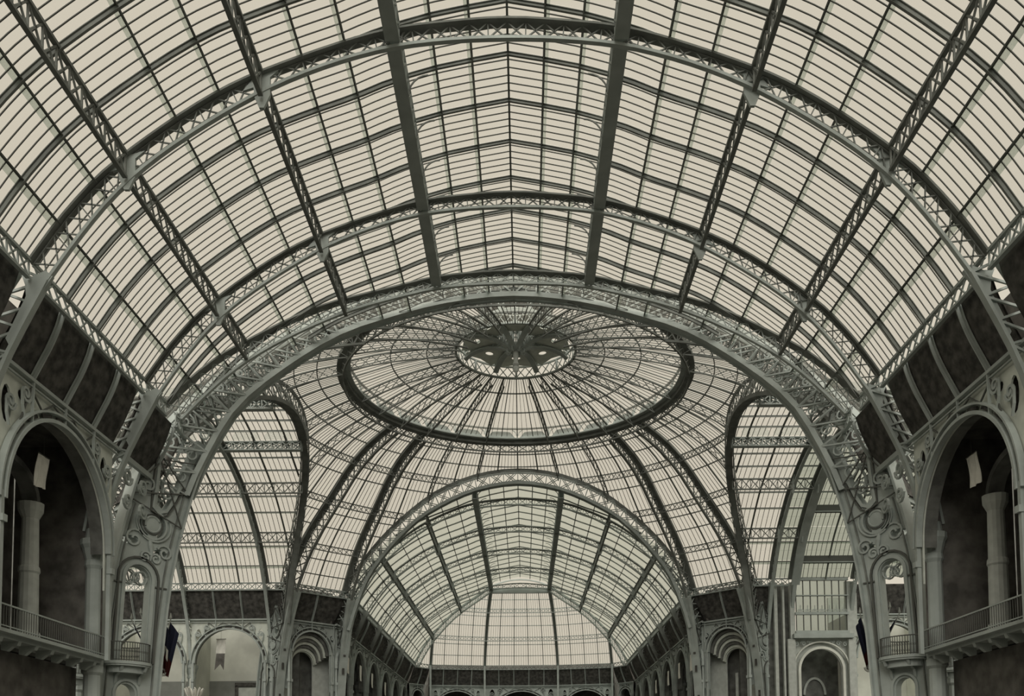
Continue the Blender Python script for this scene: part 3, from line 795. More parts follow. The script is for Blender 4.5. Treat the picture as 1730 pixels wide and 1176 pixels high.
# ================================================================== TRANSEPTS
for arm in (LEFT, RIGHT):
    nm = 'left' if arm is LEFT else 'right'
    tr = [27.9, 37.0, 46.1, 55.2]
    for i, d in enumerate(tr):
        lab = 'dark roof truss of the %s transept, %s' % (nm, ['nearest to the dome', 'second from the dome', 'third from the dome', 'outermost'][i])
        build_truss(arm, (lambda dd: (lambda x: dd))(d), lab, 'transept roof trusses', parts=False, npan=50, top=(.62, .12), bot=(.3, .16))
    if arm is RIGHT:
        build_truss(arm, lambda x: 30.4, 'broad pale truss beside the tall grey window of the right transept', 'transept roof trusses', parts=False, npan=50, top=(1.2, .2), bot=(.9, .2))
    lists = [[18.8, 21.83, 24.87, 27.9], [27.9, 30.93, 33.97, 37.0], [37.0, 40.03, 43.07, 46.1], [46.1, 49.13, 52.17, 55.2]]
    wn = ['between dome and first truss', 'between first and second trusses', 'between second and third trusses', 'between third and outermost trusses']
    for sg in (-1, 1):
        sd = arm.side(sg)
        for li, dl in enumerate(lists):
            if sd == 'near' and li > 1: continue
            for k in range(4):
                gm = GLASSW if (arm is RIGHT and li >= 1 and k < 3) else GLASS
                roof_section(arm, sg, k, dl, nclip, 'glazed bay of %s transept, %s slope, %s, %s' % (nm, sd, wn[li], BANDN[k]), False, gm, 'glazed bays of the transepts', barstep=6)
        for gnm, x0 in (('P3', P3), ('P2', P2), ('P1', P1), ('S', SP)):
            kd = 'box' if gnm == 'P3' else ('spring' if gnm == 'S' else 'lattice')
            ds = {'P3': 'gallery girder high in the %s transept, %s slope', 'P2': 'upper latticed girder of the %s transept, %s slope', 'P1': 'lower latticed girder of the %s transept, %s slope', 'S': 'springing girder of the %s transept, %s side'}[gnm] % (nm, sd)
            g = girder(arm, sg*x0, q_in(x0)+.2, 29.9 if (arm is RIGHT and gnm != 'P3') else 55.2, kd, ds, 'girders of the transepts')
            if gnm == 'P3':    # pale parapet panels with curved brackets above the beam
                d = q_in(x0)+1
                while d < 54:
                    d2 = d+2.9; z0 = glz(x0)+.15; n = 8; lo = [arm(sg*x0, lerp(d+.12, d2-.12, u/n), z0) for u in range(n+1)]
                    hi = [arm(sg*(x0-.0), lerp(d+.12, d2-.12, u/n), z0+.35+.55*(max(0, 1-abs(2*u/n-1)**4))**.5) for u in range(n+1)]
                    mb = MB(); mb.add(lo+hi, [(j, j+1, n+2+j, n+1+j) for j in range(n)]); mb.build('parapet_panel', GLASSW, g)
                    d += 3.03

# ================================================================== FAR NAVE
FT = [('second', 116.0), ('third', 127.6), ('fourth', 139.2), ('last', 150.8)]
build_truss(FAR, lambda x: d_end(x)-.4, 'end truss of the distant nave just beyond the far crossing arch', 'trusses of the distant nave', parts=False, legs=False, npan=50, top=(.62, .1), bot=(.22, .14))
for nm, y in FT:
    build_truss(FAR, (lambda yy: (lambda x: yy-CY))(y), '%s truss of the distant nave beyond the dome' % nm, 'trusses of the distant nave', parts=False, mat_=ROOFI, npan=44, top=(.5, .12), bot=(.24, .14))
def yg(x): return interp(abs(x), [(0, 152.2), (4.85, 152.4), (10.4, 159.6), (16.05, 167), (20, 172.5)])-CY
fclip = lambda x: (q_in(x)+.35, yg(x))
flists = [('between far crossing arch and second truss', [20.3, 23.4, 26.5, 29.6, 32.42, 35.32]), ('between second and third trusses', [35.32+2.9*i for i in range(5)]),
          ('between third and fourth trusses', [46.92+2.9*i for i in range(5)]), ('between fourth and last trusses', [58.52+2.9*i for i in range(5)]), ('beyond the last truss, up to the end hip', [70.12+2.9*i for i in range(9)])]
for sg in (-1, 1):
    sd = FAR.side(sg)
    for w, dl in flists:
        for k in range(4):
            if w.startswith('beyond') and k == 3: continue
            roof_section(FAR, sg, k, dl, fclip, 'distant nave glazed bay, %s, %s, %s' % (sd, w, BANDN[k]), False, GLASSF, 'glazed bays of the distant nave', bars=False)
    for gnm, x0, e in (('P3', P3, 152.4), ('P2', P2, 159.6), ('P1', P1, 167), ('S', SP, 172.5)):
        kd = 'box' if gnm == 'P3' else ('spring' if gnm == 'S' else 'lattice')
        ds = {'P3': 'box girder beside the ridge of the distant nave, %s', 'P2': 'upper girder of the distant nave, %s', 'P1': 'lower girder of the distant nave, %s', 'S': 'springing girder of the distant nave, %s'}[gnm] % sd
        girder(FAR, sg*x0, q_in(x0)+.2, e-CY, kd, ds, 'girders of the distant nave')
# hipped end
CX = [-19.6, -17.4, -14.9, -12.3, -9.7, -7.1, -4.3, -1.4, 1.4, 4.3, 7.1, 9.7, 12.3, 14.9, 17.4, 19.6]
def yb(x): return interp(abs(x), [(0, 178.3), (7.1, 177.9), (17.4, 175.8), (20, 172.8)])
XT = [(0, 0), (7.1, 4.85), (17.4, 16.05), (19.6, 19.5)]
ZL = [24.75, 26.4, 28.2, 29.3, 30.9, 32.1, 32.9, 33.8, 34.6]
PZ = [(glz(x), x) for x in NX[:10]]
def col_pt(cx, z):
    sg = -1 if cx < 0 else 1; xt = interp(abs(cx), XT); xg = max(xt, 4.85)
    zt = glz(xg) if xt > 4.85 else glz(4.85)
    z = min(z, zt)
    xp = crom(z, PZ); f = (20-xp)/max(.3, 20-xg); f = min(1, max(0, f))
    return V((sg*lerp(abs(cx), xt, f), lerp(yb(cx), yg(xg)+CY, f), z)), zt
t = thing('glazed_hip', 'bright glazed hip closing the end of the distant nave', 'glass roof', (0, 172, 25))
for ci in range(len(CX)-1):
    for zi in range(len(ZL)-1):
        a, za = col_pt(CX[ci]+.06, ZL[zi]); b, zb = col_pt(CX[ci+1]-.06, ZL[zi]); c2, _ = col_pt(CX[ci+1]-.06, ZL[zi+1]); d2, _ = col_pt(CX[ci]+.06, ZL[zi+1])
        if (c2-b).length+(d2-a).length < .2: continue
        mb = MB(); mb.slab([a, b, c2, d2], (0, .03, .02), 1); mb.build('glass_panel', GLASS, t)
for cx in CX:
    main = abs(cx) in (7.1, 17.4)
    P = [col_pt(cx, z)[0] for z in [24.7+.5*i for i in range(22)]]
    Q = [P[0]]
    for p in P[1:]:
        if (p-Q[-1]).length > .05: Q.append(p)
    mb = MB(); mb.sweep(Q, (1, 0, 0), .55 if main else .13, .5 if main else .14); mb.build('hip_rafter' if main else 'mullion', IRON, t)
mb = MB()
for ci in range(len(CX)-1):
    for j in range(1, 6):
        cx = lerp(CX[ci], CX[ci+1], j/6); Q = [col_pt(cx, 24.7)[0]]
        for i in range(1, 14):
            p = col_pt(cx, 24.7+.8*i)[0]
            if (p-Q[-1]).length > .05: Q.append(p)
        if len(Q) > 1: mb.sweep(Q, (1, 0, 0), .04, .05)
mb.build('glazing_bars', BAR, t, kind='stuff')
for zi, z in enumerate(ZL[1:]):
    P = []
    for cx in CX:
        p, zt = col_pt(cx, z)
        if z <= zt+.01: P.append(p)
    if len(P) < 2: continue
    mb = MB(); mb.sweep(P, (0, 0, 1), .13, .1)
    if zi in (2, 5):
        Q = [p+V((0, -.3, -.75)) for p in P]; mb.sweep(Q, (0, 0, 1), .12, .1)
        for a, b, c2, d2 in zip(P, P[1:], Q, Q[1:]):
            for u in range(4):
                mb.bar(a.lerp(b, u/4), c2.lerp(d2, (u+1)/4), .06); mb.bar(c2.lerp(d2, u/4), a.lerp(b, (u+1)/4), .06)
    mb.build('hoop', IRON, t)
for sg in (-1, 1):      # curved groin arches where hip and vault meet
    P = [V((sg*x, yg(x)+CY, glz(x)-.1)) for x in (4.85, 6.9, 8.7, 10.4, 12.2, 14, 16.05, 17.4, 18.9, 20)]; Q = [V((p.x*.965, p.y-.5, p.z-.9)) for p in P]
    tt = thing('groin_arch', 'curved groin arch at the end of the distant nave, %s side' % ('left' if sg < 0 else 'right'), 'arch', P[-1], 'groin arches of the far end')
    mb = MB(); mb.sweep(P, (0, 1, 0), .4, .3); mb.build('top_chord', IRON, tt); mb = MB(); mb.sweep(Q, (0, 1, 0), .25, .2); mb.build('bottom_chord', IRON, tt)
    mb = MB(); lattice(lambda a, b: mb.bar(a, b, .08), resample(P, 30), resample(Q, 30), None); mb.build('lattice', IRON, tt, kind='stuff')
tt = thing('ridge_end_beam', 'pale cross beam where the distant ridge meets the glazed hip', 'girder', (0, 152.3, 33.8))
mb = MB(); mb.box((0, 152.3, 34.2), 9.7, .5, .9); mb.build('beam', IRON, tt)
mb = MB(); mb.sweep([(lerp(-4.85, 4.85, u/12), 152.0, 34.9+1.1*(1-(2*u/12-1)**2)) for u in range(13)], (0, 1, 0), .3, .2); mb.build('arched_rail', IRON, tt)

# ================================================================== WALL BAYS
def cove(z): return interp(z, [(15, 1.75), (20.9, 1.5), (21.6, 1.15), (22.5, .7), (23.3, .38), (24.1, .15)])
def make_bay(W, R, depth=7.0, face=None, trim=0.0, cross=True, ribs=3, roof=True, balcony=True, back=None, inner=True, scr=True, panel=None, zbeam=24.75, fan=False, shafts=SHAFT):
    back = back or STONE; face = face or IRON
    t = thing('arcade_bay', 'x', 'arcade', (0, 0, 0)); X, Z = V((1, 0, 0)), V((0, 0, 1)); h = W/2
    zc = 19.85; zs = zc-R
    # dark coved panel
    zz = [24.1-.35*i for i in range(10)]
    mb = MB(); up_ = []; n = len(zz); xs = [lerp(-h+trim, h-trim, u/12) for u in range(13)]
    vs = [(x, cove(z)+.12, z) for z in zz for x in xs]; vs += [(x, y+.1, z) for x, y, z in vs]; m = 13; fs = []
    for i in range(n-1):
        for j in range(m-1): fs += [(i*m+j, i*m+j+1, (i+1)*m+j+1, (i+1)*m+j), (n*m+i*m+j, n*m+(i+1)*m+j, n*m+(i+1)*m+j+1, n*m+i*m+j+1)]
    mb.add(vs, fs); mb.build('coved_panel', panel or PANEL, t)
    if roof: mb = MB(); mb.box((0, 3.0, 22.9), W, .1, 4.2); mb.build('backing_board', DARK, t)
    for i in range(1, ribs+1):
        x = -h+W*i/(ribs+1)
        pts = [(x, cove(z)-.12, z) for z in zz]; ztop = zs+sqrt(max(0.01, R*R-x*x)) if abs(x) < R else zs+1
        mb = MB(); mb.sweep(pts+[(x, 1.36, 20.6), (x, 1.38, max(ztop+.1, 17))], X, .07, .14); mb.sweep([(a, b+.16, c2) for a, b, c2 in pts], X, .2, .04); mb.build('panel_rib', IRON, t)
    mb = MB(); mb.sweep([(-h, 1.38, 20.9), (h, 1.38, 20.9)], Z, .16, .22); mb.sweep([(-h, 1.4, 20.62), (h, 1.4, 20.62)], Z, .06, .1); mb.build('cornice', IRON, t)
    # fascia plate with arched opening and scroll-cut spandrels
    hh = h-.25
    outer = [(-hh, 20.9), (-hh, 14.0), (-hh+.2, 13.2), (-R-.05, 13.0)]
    outer += [(-R*cos(pi*i/32)*1.0, zs+R*sin(pi*i/32)) for i in range(33)]
    outer += [(R+.05, 13.0), (hh-.2, 13.2), (hh, 14.0), (hh, 20.9)]
    holes = []
    k = R/4.9
    if scr:
        for sg in (-1, 1):
            for (ax, az, ra, rb2, an) in ((4.55, 19.2, .42, .85, .15), (3.35, 20.02, .38, .26, -.3)):
                x0 = ax*k if W > 9.5 else (h-1.05 if ax > 4 else h-2.05)
                az2 = az if ax > 4 or W > 9.5 else 19.95
                if (x0*x0+(az2-rb2*k-zs)**2) < (R+.45)**2: az2 = zs+sqrt(max(0, (R+.5)**2-x0*x0))+rb2*k
                if az2+rb2*k > 20.5: continue
                holes.append([(sg*(x0+ra*k*cos(a)*.9), az2+rb2*k*sin(a)) for a in [2*pi*i/12 for i in range(12)]])
    mb = MB(); mb.plate(outer, holes, (0, 1.6, 0), X, Z, .1); mb.build('fascia', face, t)
    if scr:
        for hl in holes:
            cx = sum(p[0] for p in hl)/12; cz2 = sum(p[1] for p in hl)/12; sg = -1 if cx < 0 else 1
            mb = MB(); mb.scroll((0, 1.42, 0), X, Z, (cx, cz2+.12), .40*k, .06, 0 if sg < 0 else pi, sg*1.6, .1, .12, 18)
            mb.sweep([(cx+sg*.3, 1.42, cz2+.1), (cx+sg*.28, 1.42, cz2-.5), (cx+sg*.1, 1.42, cz2-1.0)], (0, 1, 0), .1, .1); mb.build('scroll', IRON, t)
    for rr, w in ((R+.42, .1), (R+.02, .17)):
        mb = MB(); mb.sweep([(-rr*cos(pi*i/36), 1.4, zs+rr*sin(pi*i/36)) for i in range(37)], (0, 1, 0), .3, w); mb.build('arch_band', IRON, t)
    mb = MB()
    for i in range(3, 22, 2):
        a0, a1 = pi*(i+.1)/24, pi*(i+1.4)/24; r = R+.22
        mb.sweep([(-r*cos(lerp(a0, a1, u/3)), 1.47, zs+r*sin(lerp(a0, a1, u/3))) for u in range(4)], (0, 1, 0), .08, .16)
    mb.build('arch_slot_shade', PANEL, t)  # dark strips painted in for the shade between the arch bands
    mb = MB(); nd = 8
    for i in range(nd):
        x0, x1 = -R*.8+1.6*R*i/nd, -R*.8+1.6*R*(i+1)/nd
        za, zb = zs+sqrt(R*R-x0*x0)+.45, zs+sqrt(R*R-x1*x1)+.45
        if i % 2 == 0: mb.bar((x0, 1.44, min(za, 20.5)), (x1, 1.44, 20.55), .07)
        else: mb.bar((x0, 1.44, 20.55), (x1, 1.44, min(zb, 20.5)), .07)
    mb.build('tie_bar', BAR, t)
    for sg in (-1, 1):
        mb = MB(); x = sg*(R+.18); mb.sweep([(x, 1.42, zs+.3), (x, 1.42, 13.0), (x, 1.42, 9.3)], X, .24, .2); mb.sweep([(x, 1.35, 14.2), (x, 1.35, 13.9)], X, .34, .3); mb.build('jamb', IRON, t)
    # soffit ring inside
    mb = MB(); rr = R+.1
    P = [(-rr*cos(pi*i/24), zs+rr*sin(pi*i/24)) for i in range(25)]
    vs = [(a, 1.6, b) for a, b in P]+[(a, 2.4, b) for a, b in P]; mb.add(vs, [(i, i+1, 26+i, 25+i) for i in range(24)]); mb.build('arch_soffit', STONE, t)
    # gallery behind
    mb = MB(); mb.box((0, depth+.2, 12.0), W, .4, 24.4); mb.build('back_wall', back, t)
    if roof:
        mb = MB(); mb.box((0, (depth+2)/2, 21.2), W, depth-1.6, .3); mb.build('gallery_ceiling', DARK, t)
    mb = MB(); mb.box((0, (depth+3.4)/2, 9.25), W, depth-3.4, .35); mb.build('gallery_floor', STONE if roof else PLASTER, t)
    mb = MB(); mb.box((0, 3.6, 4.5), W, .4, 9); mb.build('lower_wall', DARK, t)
    for sg in ((-1, 1) if (cross and not fan) else ()):
        mb = MB(); mb.box((sg*h, 1+depth/2, 15.2), .14, depth-2.2, 11.8); mb.build('cross_wall', back, t)
    if inner:
        ri = R*.5
        for sg in (-1, 0, 1):
            x = sg*R*.98 if sg else 0
            if sg == 0: continue
            mb = MB(); mb.lathe([(.62, 9.4), (.62, 10.3), (.5, 10.5), (.46, 13.4), (.52, 13.5), (.5, 13.7), (.44, 13.8), (.40, 16.2), (.6, 16.6), (.62, 17)], (x*.55, depth*.62, 0), 14); mb.build('inner_column', shafts, t)
        for x0 in (-R*.54, R*.54):
            pass
        mb = MB(); r = R*.54
        mb.sweep([(-r*cos(pi*i/20), depth*.62, 17+r*.62*sin(pi*i/20)) for i in range(21)], (0, 1, 0), .8, .3); mb.build('inner_arch', STONE, t)
    if fan:
        yb_ = 3.5; zi = zs-1.1; ri = R*.58
        for i in range(6):
            f = (i+.5)/6; r = lerp(R*.99, ri+.1, f); zc_ = lerp(zs, zi, f); mb = MB()
            mb.sweep([(-r*cos(pi*j/20), lerp(1.9, yb_-.15, f), zc_+r*sin(pi*j/20)) for j in range(21)], (0, 1, 0), .2, .3); mb.build('fan_rib', PALE if i % 2 else STONE, t)
        mb = MB(); mb.plate([(-h, 9.4), (-ri, 9.4)]+[(-ri*cos(pi*j/16), zi+ri*sin(pi*j/16)) for j in range(17)]+[(ri, 9.4), (h, 9.4), (h, 20.5), (-h, 20.5)], [], (0, yb_+.1, 0), X, Z, .12); mb.build('niche_wall', SHAFT, t)
        mb = MB(); mb.sweep([(-(ri+.1)*cos(pi*j/16), yb_-.1, zi+(ri+.1)*sin(pi*j/16)) for j in range(17)], (0, 1, 0), .2, .22); mb.build('niche_head', PALE, t)
        mb = MB(); mb.box((-ri*.45, depth-.5, 12), .35, .3, 6); mb.build('niche_post', SHAFT, t)
    if balcony:
        mb = MB(); mb.box((0, 2.6, 9.5), W, 1.7, .16); mb.box((0, 2.7, 9.33), W, 1.3, .2); mb.build('balcony_slab', IRON, t)
        n = max(3, int(W/1.45))
        for i in range(n):
            x = -h+W*(i+.5)/n; mb = MB(); by = 1.72
            mb.slab([(x-.13, by+.3, 9.25), (x-.13, by+1.1, 9.25), (x-.13, by+1.1, 8.85), (x-.13, by+.85, 8.8), (x-.13, by+.6, 9.0), (x-.13, by+.38, 9.05)], (1, 0, 0), .26); mb.build('bracket', IRON, t)
        mb = MB(); mb.bar((-h, 1.9, 10.65), (h, 1.9, 10.65), .07); mb.bar((-h, 1.9, 9.72), (h, 1.9, 9.72), .05); mb.build('handrail', IRON, t)
        mb = MB(); nb = int(W/.2)
        for i in range(nb+1):
            x = -h+W*i/nb; mb.bar((x, 1.9, 9.58), (x, 1.9, 10.65), .03, X)
        mb.build('balusters', BAR, t, kind='stuff')
    return t
def make_header(W, ribs):
    t = thing('coved_header', 'x', 'panel', (0, 0, 0)); X, Z = V((1, 0, 0)), V((0, 0, 1)); h = W/2; zz = [24.1-.35*i for i in range(10)]
    mb = MB()
    for a, b in zip(zz, zz[1:]): mb.slab([(-h, cove(a)+.12, a), (h, cove(a)+.12, a), (h, cove(b)+.12, b), (-h, cove(b)+.12, b)], (0, 1, 0), .08)
    mb.build('coved_panel', PANEL, t)
    for i in range(ribs+2):
        x = -h+W*i/(ribs+1); mb = MB(); mb.sweep([(x, cove(z)-.1, z) for z in zz]+[(x, 1.4, 20.5)], X, .08, .16); mb.build('panel_rib', IRON, t)
    mb = MB(); mb.sweep([(-h, 1.4, 20.8), (h, 1.4, 20.8)], Z, .3, .22); mb.build('cornice', IRON, t)
    for sg in (-1, 1):
        mb = MB(); mb.scroll((0, 1.42, 0), X, Z, (sg*h*.45, 19.9), .55, .08, 0 if sg < 0 else pi, sg*1.6, .14, .12, 18); mb.build('scroll', IRON, t)
        mb = MB(); mb.scroll((0, 1.42, 0), X, Z, (sg*h*.45, 18.5), .5, .08, 0 if sg > 0 else pi, -sg*1.6, .14, .12, 18); mb.build('scroll', IRON, t)
    return t
def place_bay(proto, used, x, y, rz, label, group):
    if not used[0]:
        used[0] = True; proto.location = (x, y, 0); proto.rotation_euler = (0, 0, rz); proto['label'] = label; proto['group'] = group; return proto
    return dup(proto, (x, y, 0), rz, label, group)
LW, RW = pi/2, -pi/2
G1 = 'arcade bays of the nearest nave'
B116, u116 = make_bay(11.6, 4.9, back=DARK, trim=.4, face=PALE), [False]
B5, u5 = make_header(4.4, 0), [False]
H74, uh = make_header(7.2, 1), [False]
for sd, x, rz in (('left', -20, LW), ('right', 20, RW)):
    place_bay(B116, u116, x, 31.4, rz, 'dark arcade bay cut by the %s picture edge, before the nearest truss' % sd, G1)
    place_bay(B116, u116, x, 43.0, rz, 'dark arched gallery bay with balcony on the %s, holding the white banner' % sd, G1)
    place_bay(B5, u5, x, 51.1, rz, 'short dark coved header between second truss and the big %s pylon' % sd, 'coved headers beside the near pylons')
B9, u9 = make_bay(9.1, 3.85, depth=8.5, face=PALE, ribs=2, roof=False, balcony=False, back=PLASTER, inner=False), [False]
G2 = 'arcade bays of the transepts'
for i, xx in enumerate((-32.45, -41.55, -50.65)):
    place_bay(B9, u9, xx, CY+20, 0, ['arched bay of the left transept wall with the hanging pennant, beside the far pylons', 'arched bay of the left transept wall beside the flags', 'outer bay of the left transept wall, behind the left pylon'][i], G2)
for i, xx in enumerate((41.55, 50.65)):
    place_bay(B9, u9, xx, CY+20, 0, ['wall bay of the right transept seen through the niche of the right pylon', 'outer bay of the right transept wall'][i], G2)
B24, u24 = make_bay(2.4, .8, depth=5, cross=False, ribs=0, roof=False, balcony=False, inner=False, scr=False), [False]
place_bay(B24, u24, -26.7, CY+20, 0, 'narrow dark wall strip beside the left far pylons', G2); place_bay(B24, u24, 26.7, CY+20, 0, 'narrow dark wall strip beside the right far pylons', G2)
B74, u74 = make_bay(7.6, 2.5, depth=5, ribs=1, roof=True, balcony=False, back=STONE, inner=False, fan=True), [False]
r8 = 22.75-.0
for sx, sy, lab in ((-1, 1, 'chamfered corner bay with ribbed niche between the two left far pylons'), (1, 1, 'chamfered corner bay with ribbed niche between the two right far pylons'), (-1, -1, 'chamfered corner bay behind the left foreground pylon'), (1, -1, 'chamfered corner bay behind the right foreground pylon')):
    ang = atan2(sy, sx)-pi/2
    if sy > 0: place_bay(B74, u74, sx*r8, CY+sy*r8, ang, lab, 'chamfered corner bays')
    else: place_bay(H74, uh, sx*r8, CY+sy*r8, ang, lab.replace('corner bay', 'dark header'), 'coved headers beside the near pylons')
B11f, uf = make_bay(11.6, 4.9, ribs=1, back=STONE, inner=False), [False]
for sd, x, rz in (('left', -20, LW), ('right', 20, RW)):
    for i, y in enumerate((121.8, 133.4, 145.0, 156.6)):
        place_bay(B11f, uf, x, y, rz, '%s arcade bay of the distant nave, %s wall' % (['second', 'third', 'fourth', 'fifth'][i], sd), 'arcade bays of the distant nave')
B97, u97 = make_bay(9.7, 4.0, cross=False, ribs=1, back=STONE, inner=False), [False]
for sd, x, rz in (('left', -20, LW), ('right', 20, RW)):
    place_bay(B97, u97, x, 111.1, rz, 'first arcade bay of the distant nave beside the far pylon, %s wall' % sd, 'arcade bays of the distant nave')
    place_bay(B97, u97, x, 167.3, rz, 'last arcade bay of the distant nave before the end wall, %s side' % sd, 'arcade bays of the distant nave')
EB, ue = make_bay(11.0, 4.5, ribs=3, balcony=False, inner=False, back=STONE), [False]
EC, uc = make_bay(14.7, 6.2, ribs=4, balcony=False, inner=False, back=STONE), [False]
place_bay(EC, uc, 0, 178.2, 0, 'central arched bay of the end wall under the bright hip', 'end wall bays')
for sg in (-1, 1):
    place_bay(EB, ue, sg*12.25, 176.9, -sg*radians(11), 'side arched bay of the end wall under the bright hip, %s' % ('left' if sg < 0 else 'right'), 'end wall bays')
BX, ux_ = make_bay(4.3, 1.4, ribs=1, balcony=False, inner=False, scr=False, back=STONE), [False]
for sg in (-1, 1): place_bay(BX, ux_, sg*18.75, 174.2, -sg*radians(53), 'narrow angled bay at the %s corner of the end wall' % ('left' if sg < 0 else 'right'), 'end wall bays')
# posts on the end wall and end springing girder
for i, x in enumerate((-17.4, -7.1, 7.1, 17.4)):
    y = yb(x)-.35; tt = thing('wall_post', 'slim iron post on the end wall, %s of four' % ('first from left', 'second from left', 'second from right', 'rightmost')[i], 'post', (x, y, 0), 'posts of the end wall')
    mb = MB(); mb.box((x, y, 12.3), .36, .4, 24.6); mb.build('shaft', IRON, tt); mb = MB(); mb.box((x, y-.05, 15.5), .6, .55, .5); mb.build('capital', IRON, tt)
def beam(pts, label, group='cornice girders'):
    pts = [V(p) for p in pts]; t = thing('springing_girder', label, 'girder', (pts[0]+pts[-1])/2-V((0, 0, .8)), group)
    lo = [p-V((0, 0, .78)) for p in pts]
    mb = MB(); mb.sweep(pts, (0, 0, 1), .13, .2); mb.build('top_chord', IRON, t); mb = MB(); mb.sweep(lo, (0, 0, 1), .11, .2); mb.build('bottom_chord', IRON, t)
    L = sum((b-a).length for a, b in zip(pts, pts[1:])); n = max(2, int(L/.8))
    mb = MB(); lattice(lambda a, b: mb.bar(a, b, .07), resample(pts, n), resample(lo, n), None); mb.build('lattice', IRON, t, kind='stuff')
beam([(-20, 172.5, 24.7), (-17.4, 175.8, 24.7), (-7.1, 177.9, 24.7), (7.1, 177.9, 24.7), (17.4, 175.8, 24.7), (20, 172.5, 24.7)], 'girder at the foot of the bright end hip')
for sx, sy, w in ((-1, 1, 'left far'), (1, 1, 'right far'), (-1, -1, 'left near'), (1, -1, 'right near')):
    beam([(sx*26.9, CY+sy*20, 24.7), (sx*25.2, CY+sy*20.3, 24.7), (sx*20.3, CY+sy*25.2, 24.7), (sx*20, CY+sy*27.5, 24.7)], 'girder under the dome glass across the %s chamfer' % w)

# tall grey window in the right transept wall, above an arched doorway
t = thing('tall_window', 'tall greyish glazed window with iron cresting right of the dome, above an arch', 'window', (33.3, CY+20, 16))
Yw = CY+20.35
for i in range(7):
    x0 = 30.75+i*.8; mb = MB()
    for z0, z1 in ((18.9, 20.8), (20.9, 22.8), (22.9, 24.5)):
        mb = MB(); mb.box((x0+.38, Yw, (z0+z1)/2), .74, .04, z1-z0); mb.build('pane', GLASSW, t)
for i in range(8): mb = MB(); mb.box((30.72+i*.8, Yw-.03, 21.8), .08, .14, 6); mb.build('mullion', BAR, t)
for z, h in ((18.75, .35), (20.85, .28), (22.85, .1), (24.7, .35)): mb = MB(); mb.box((33.55, Yw-.1, z), 5.9, .35, h); mb.build('transom', IRON, t)
for z in (18.3,): mb = MB(); mb.box((33.55, Yw-.3, z), 6.6, .7, .5); mb.build('sill', IRON, t)
for i in range(7):
    cx = 31.15+i*.8; mb = MB(); O = (0, Yw-.2, 0)
    mb.scroll(O, (1, 0, 0), (0, 0, 1), (cx-.18, 21.15), .18, .04, 0, 1.2, .05, .06, 12); mb.scroll(O, (1, 0, 0), (0, 0, 1), (cx+.18, 21.15), .18, .04, pi, -1.2, .05, .06, 12); mb.bar((cx, Yw-.2, 20.9), (cx, Yw-.2, 21.75), .06)
    mb.build('cresting', IRON, t)
for zz_, lt in ((26.8, 18.75), (31.0, 13.9)):
    tb = thing('solid_beam', 'dark solid beam crossing the grey glass of the right transept, %s' % ('lower of two' if zz_ < 28 else 'upper of two'), 'girder', (33.7, CY+lt, zz_-.5), 'solid beams of the window bay')
    mb = MB(); mb.box((33.8, CY+lt, zz_-.25), 6.4, .5, .75); mb.build('beam', BAR, tb)
    mb = MB(); mb.box((33.8, CY+lt-.3, zz_-.6), 6.4, .12, .1); mb.build('lower_fillet', IRON, tb)
t = thing('portal_wall', 'pale arched doorway wall below the tall grey window, right transept', 'wall', (33.3, CY+20.5, 0))
O = (0, CY+20.9, 0); R_ = 2.35
outer = [(30.7, 18.4), (30.7, 0), (33.4-R_, 0)]+[(33.4-R_*cos(pi*i/24), 14.6+R_*sin(pi*i/24)) for i in range(25)]+[(33.4+R_, 0), (37.2, 0), (37.2, 18.4)]
mb = MB(); mb.plate(outer, [], O, (1, 0, 0), (0, 0, 1), .35); mb.build('wall_face', SHAFT, t)
for r, w, y in ((R_+.1, .28, -.1), (R_+.75, .14, -.05)):
    mb = MB(); mb.sweep([(33.4-r, CY+20.5+y, 9)]+[(33.4-r*cos(pi*i/24), CY+20.5+y, 14.6+r*sin(pi*i/24)) for i in range(25)]+[(33.4+r, CY+20.5+y, 9)], (0, 1, 0), .25, w); mb.build('arch_moulding', PLASTER, t)
for sg in (-1, 1):
    for j in range(3):
        mb = MB(); mb.scroll((0, CY+20.45, 0), (1, 0, 0), (0, 0, 1), (33.4+sg*(1.2+j*.75), 17.65-.1*j), .3, .05, 0 if sg > 0 else pi, sg*1.4, .08, .1, 14); mb.build('scroll', IRON, t)
    mb = MB(); mb.box((33.4+sg*3.35, CY+20.3, 9), .8, .5, 18); mb.build('pilaster', SHAFT, t)
mb = MB(); mb.box((33.4, CY+25, 9), 6.6, .3, 20); mb.build('inner_wall', STONE, t)
mb = MB(); mb.box((29.2, CY+21.6, 12.2), 3.4, .3, 24.4); mb.build('pier_recess', STONE, t)
for x_, w_ in ((28.5, .35), (29.35, .22), (30.35, .55)):
    mb = MB(); mb.box((x_, CY+20.7, 12.2), w_, .6, 24.4); mb.build('pier_strip', SHAFT, t)
mb = MB(); mb.box((36.9, CY+20.7, 21.4), 1.3, .3, 6.2); mb.build('pier_face', SHAFT, t)
mb = MB(); mb.sweep([(33.9+1.2*-cos(pi*i/14), CY+24.7, 12.2+1.9*sin(pi*i/14)) for i in range(15)], (0, 1, 0), .2, .25); mb.build('inner_arch', SHAFT, t)

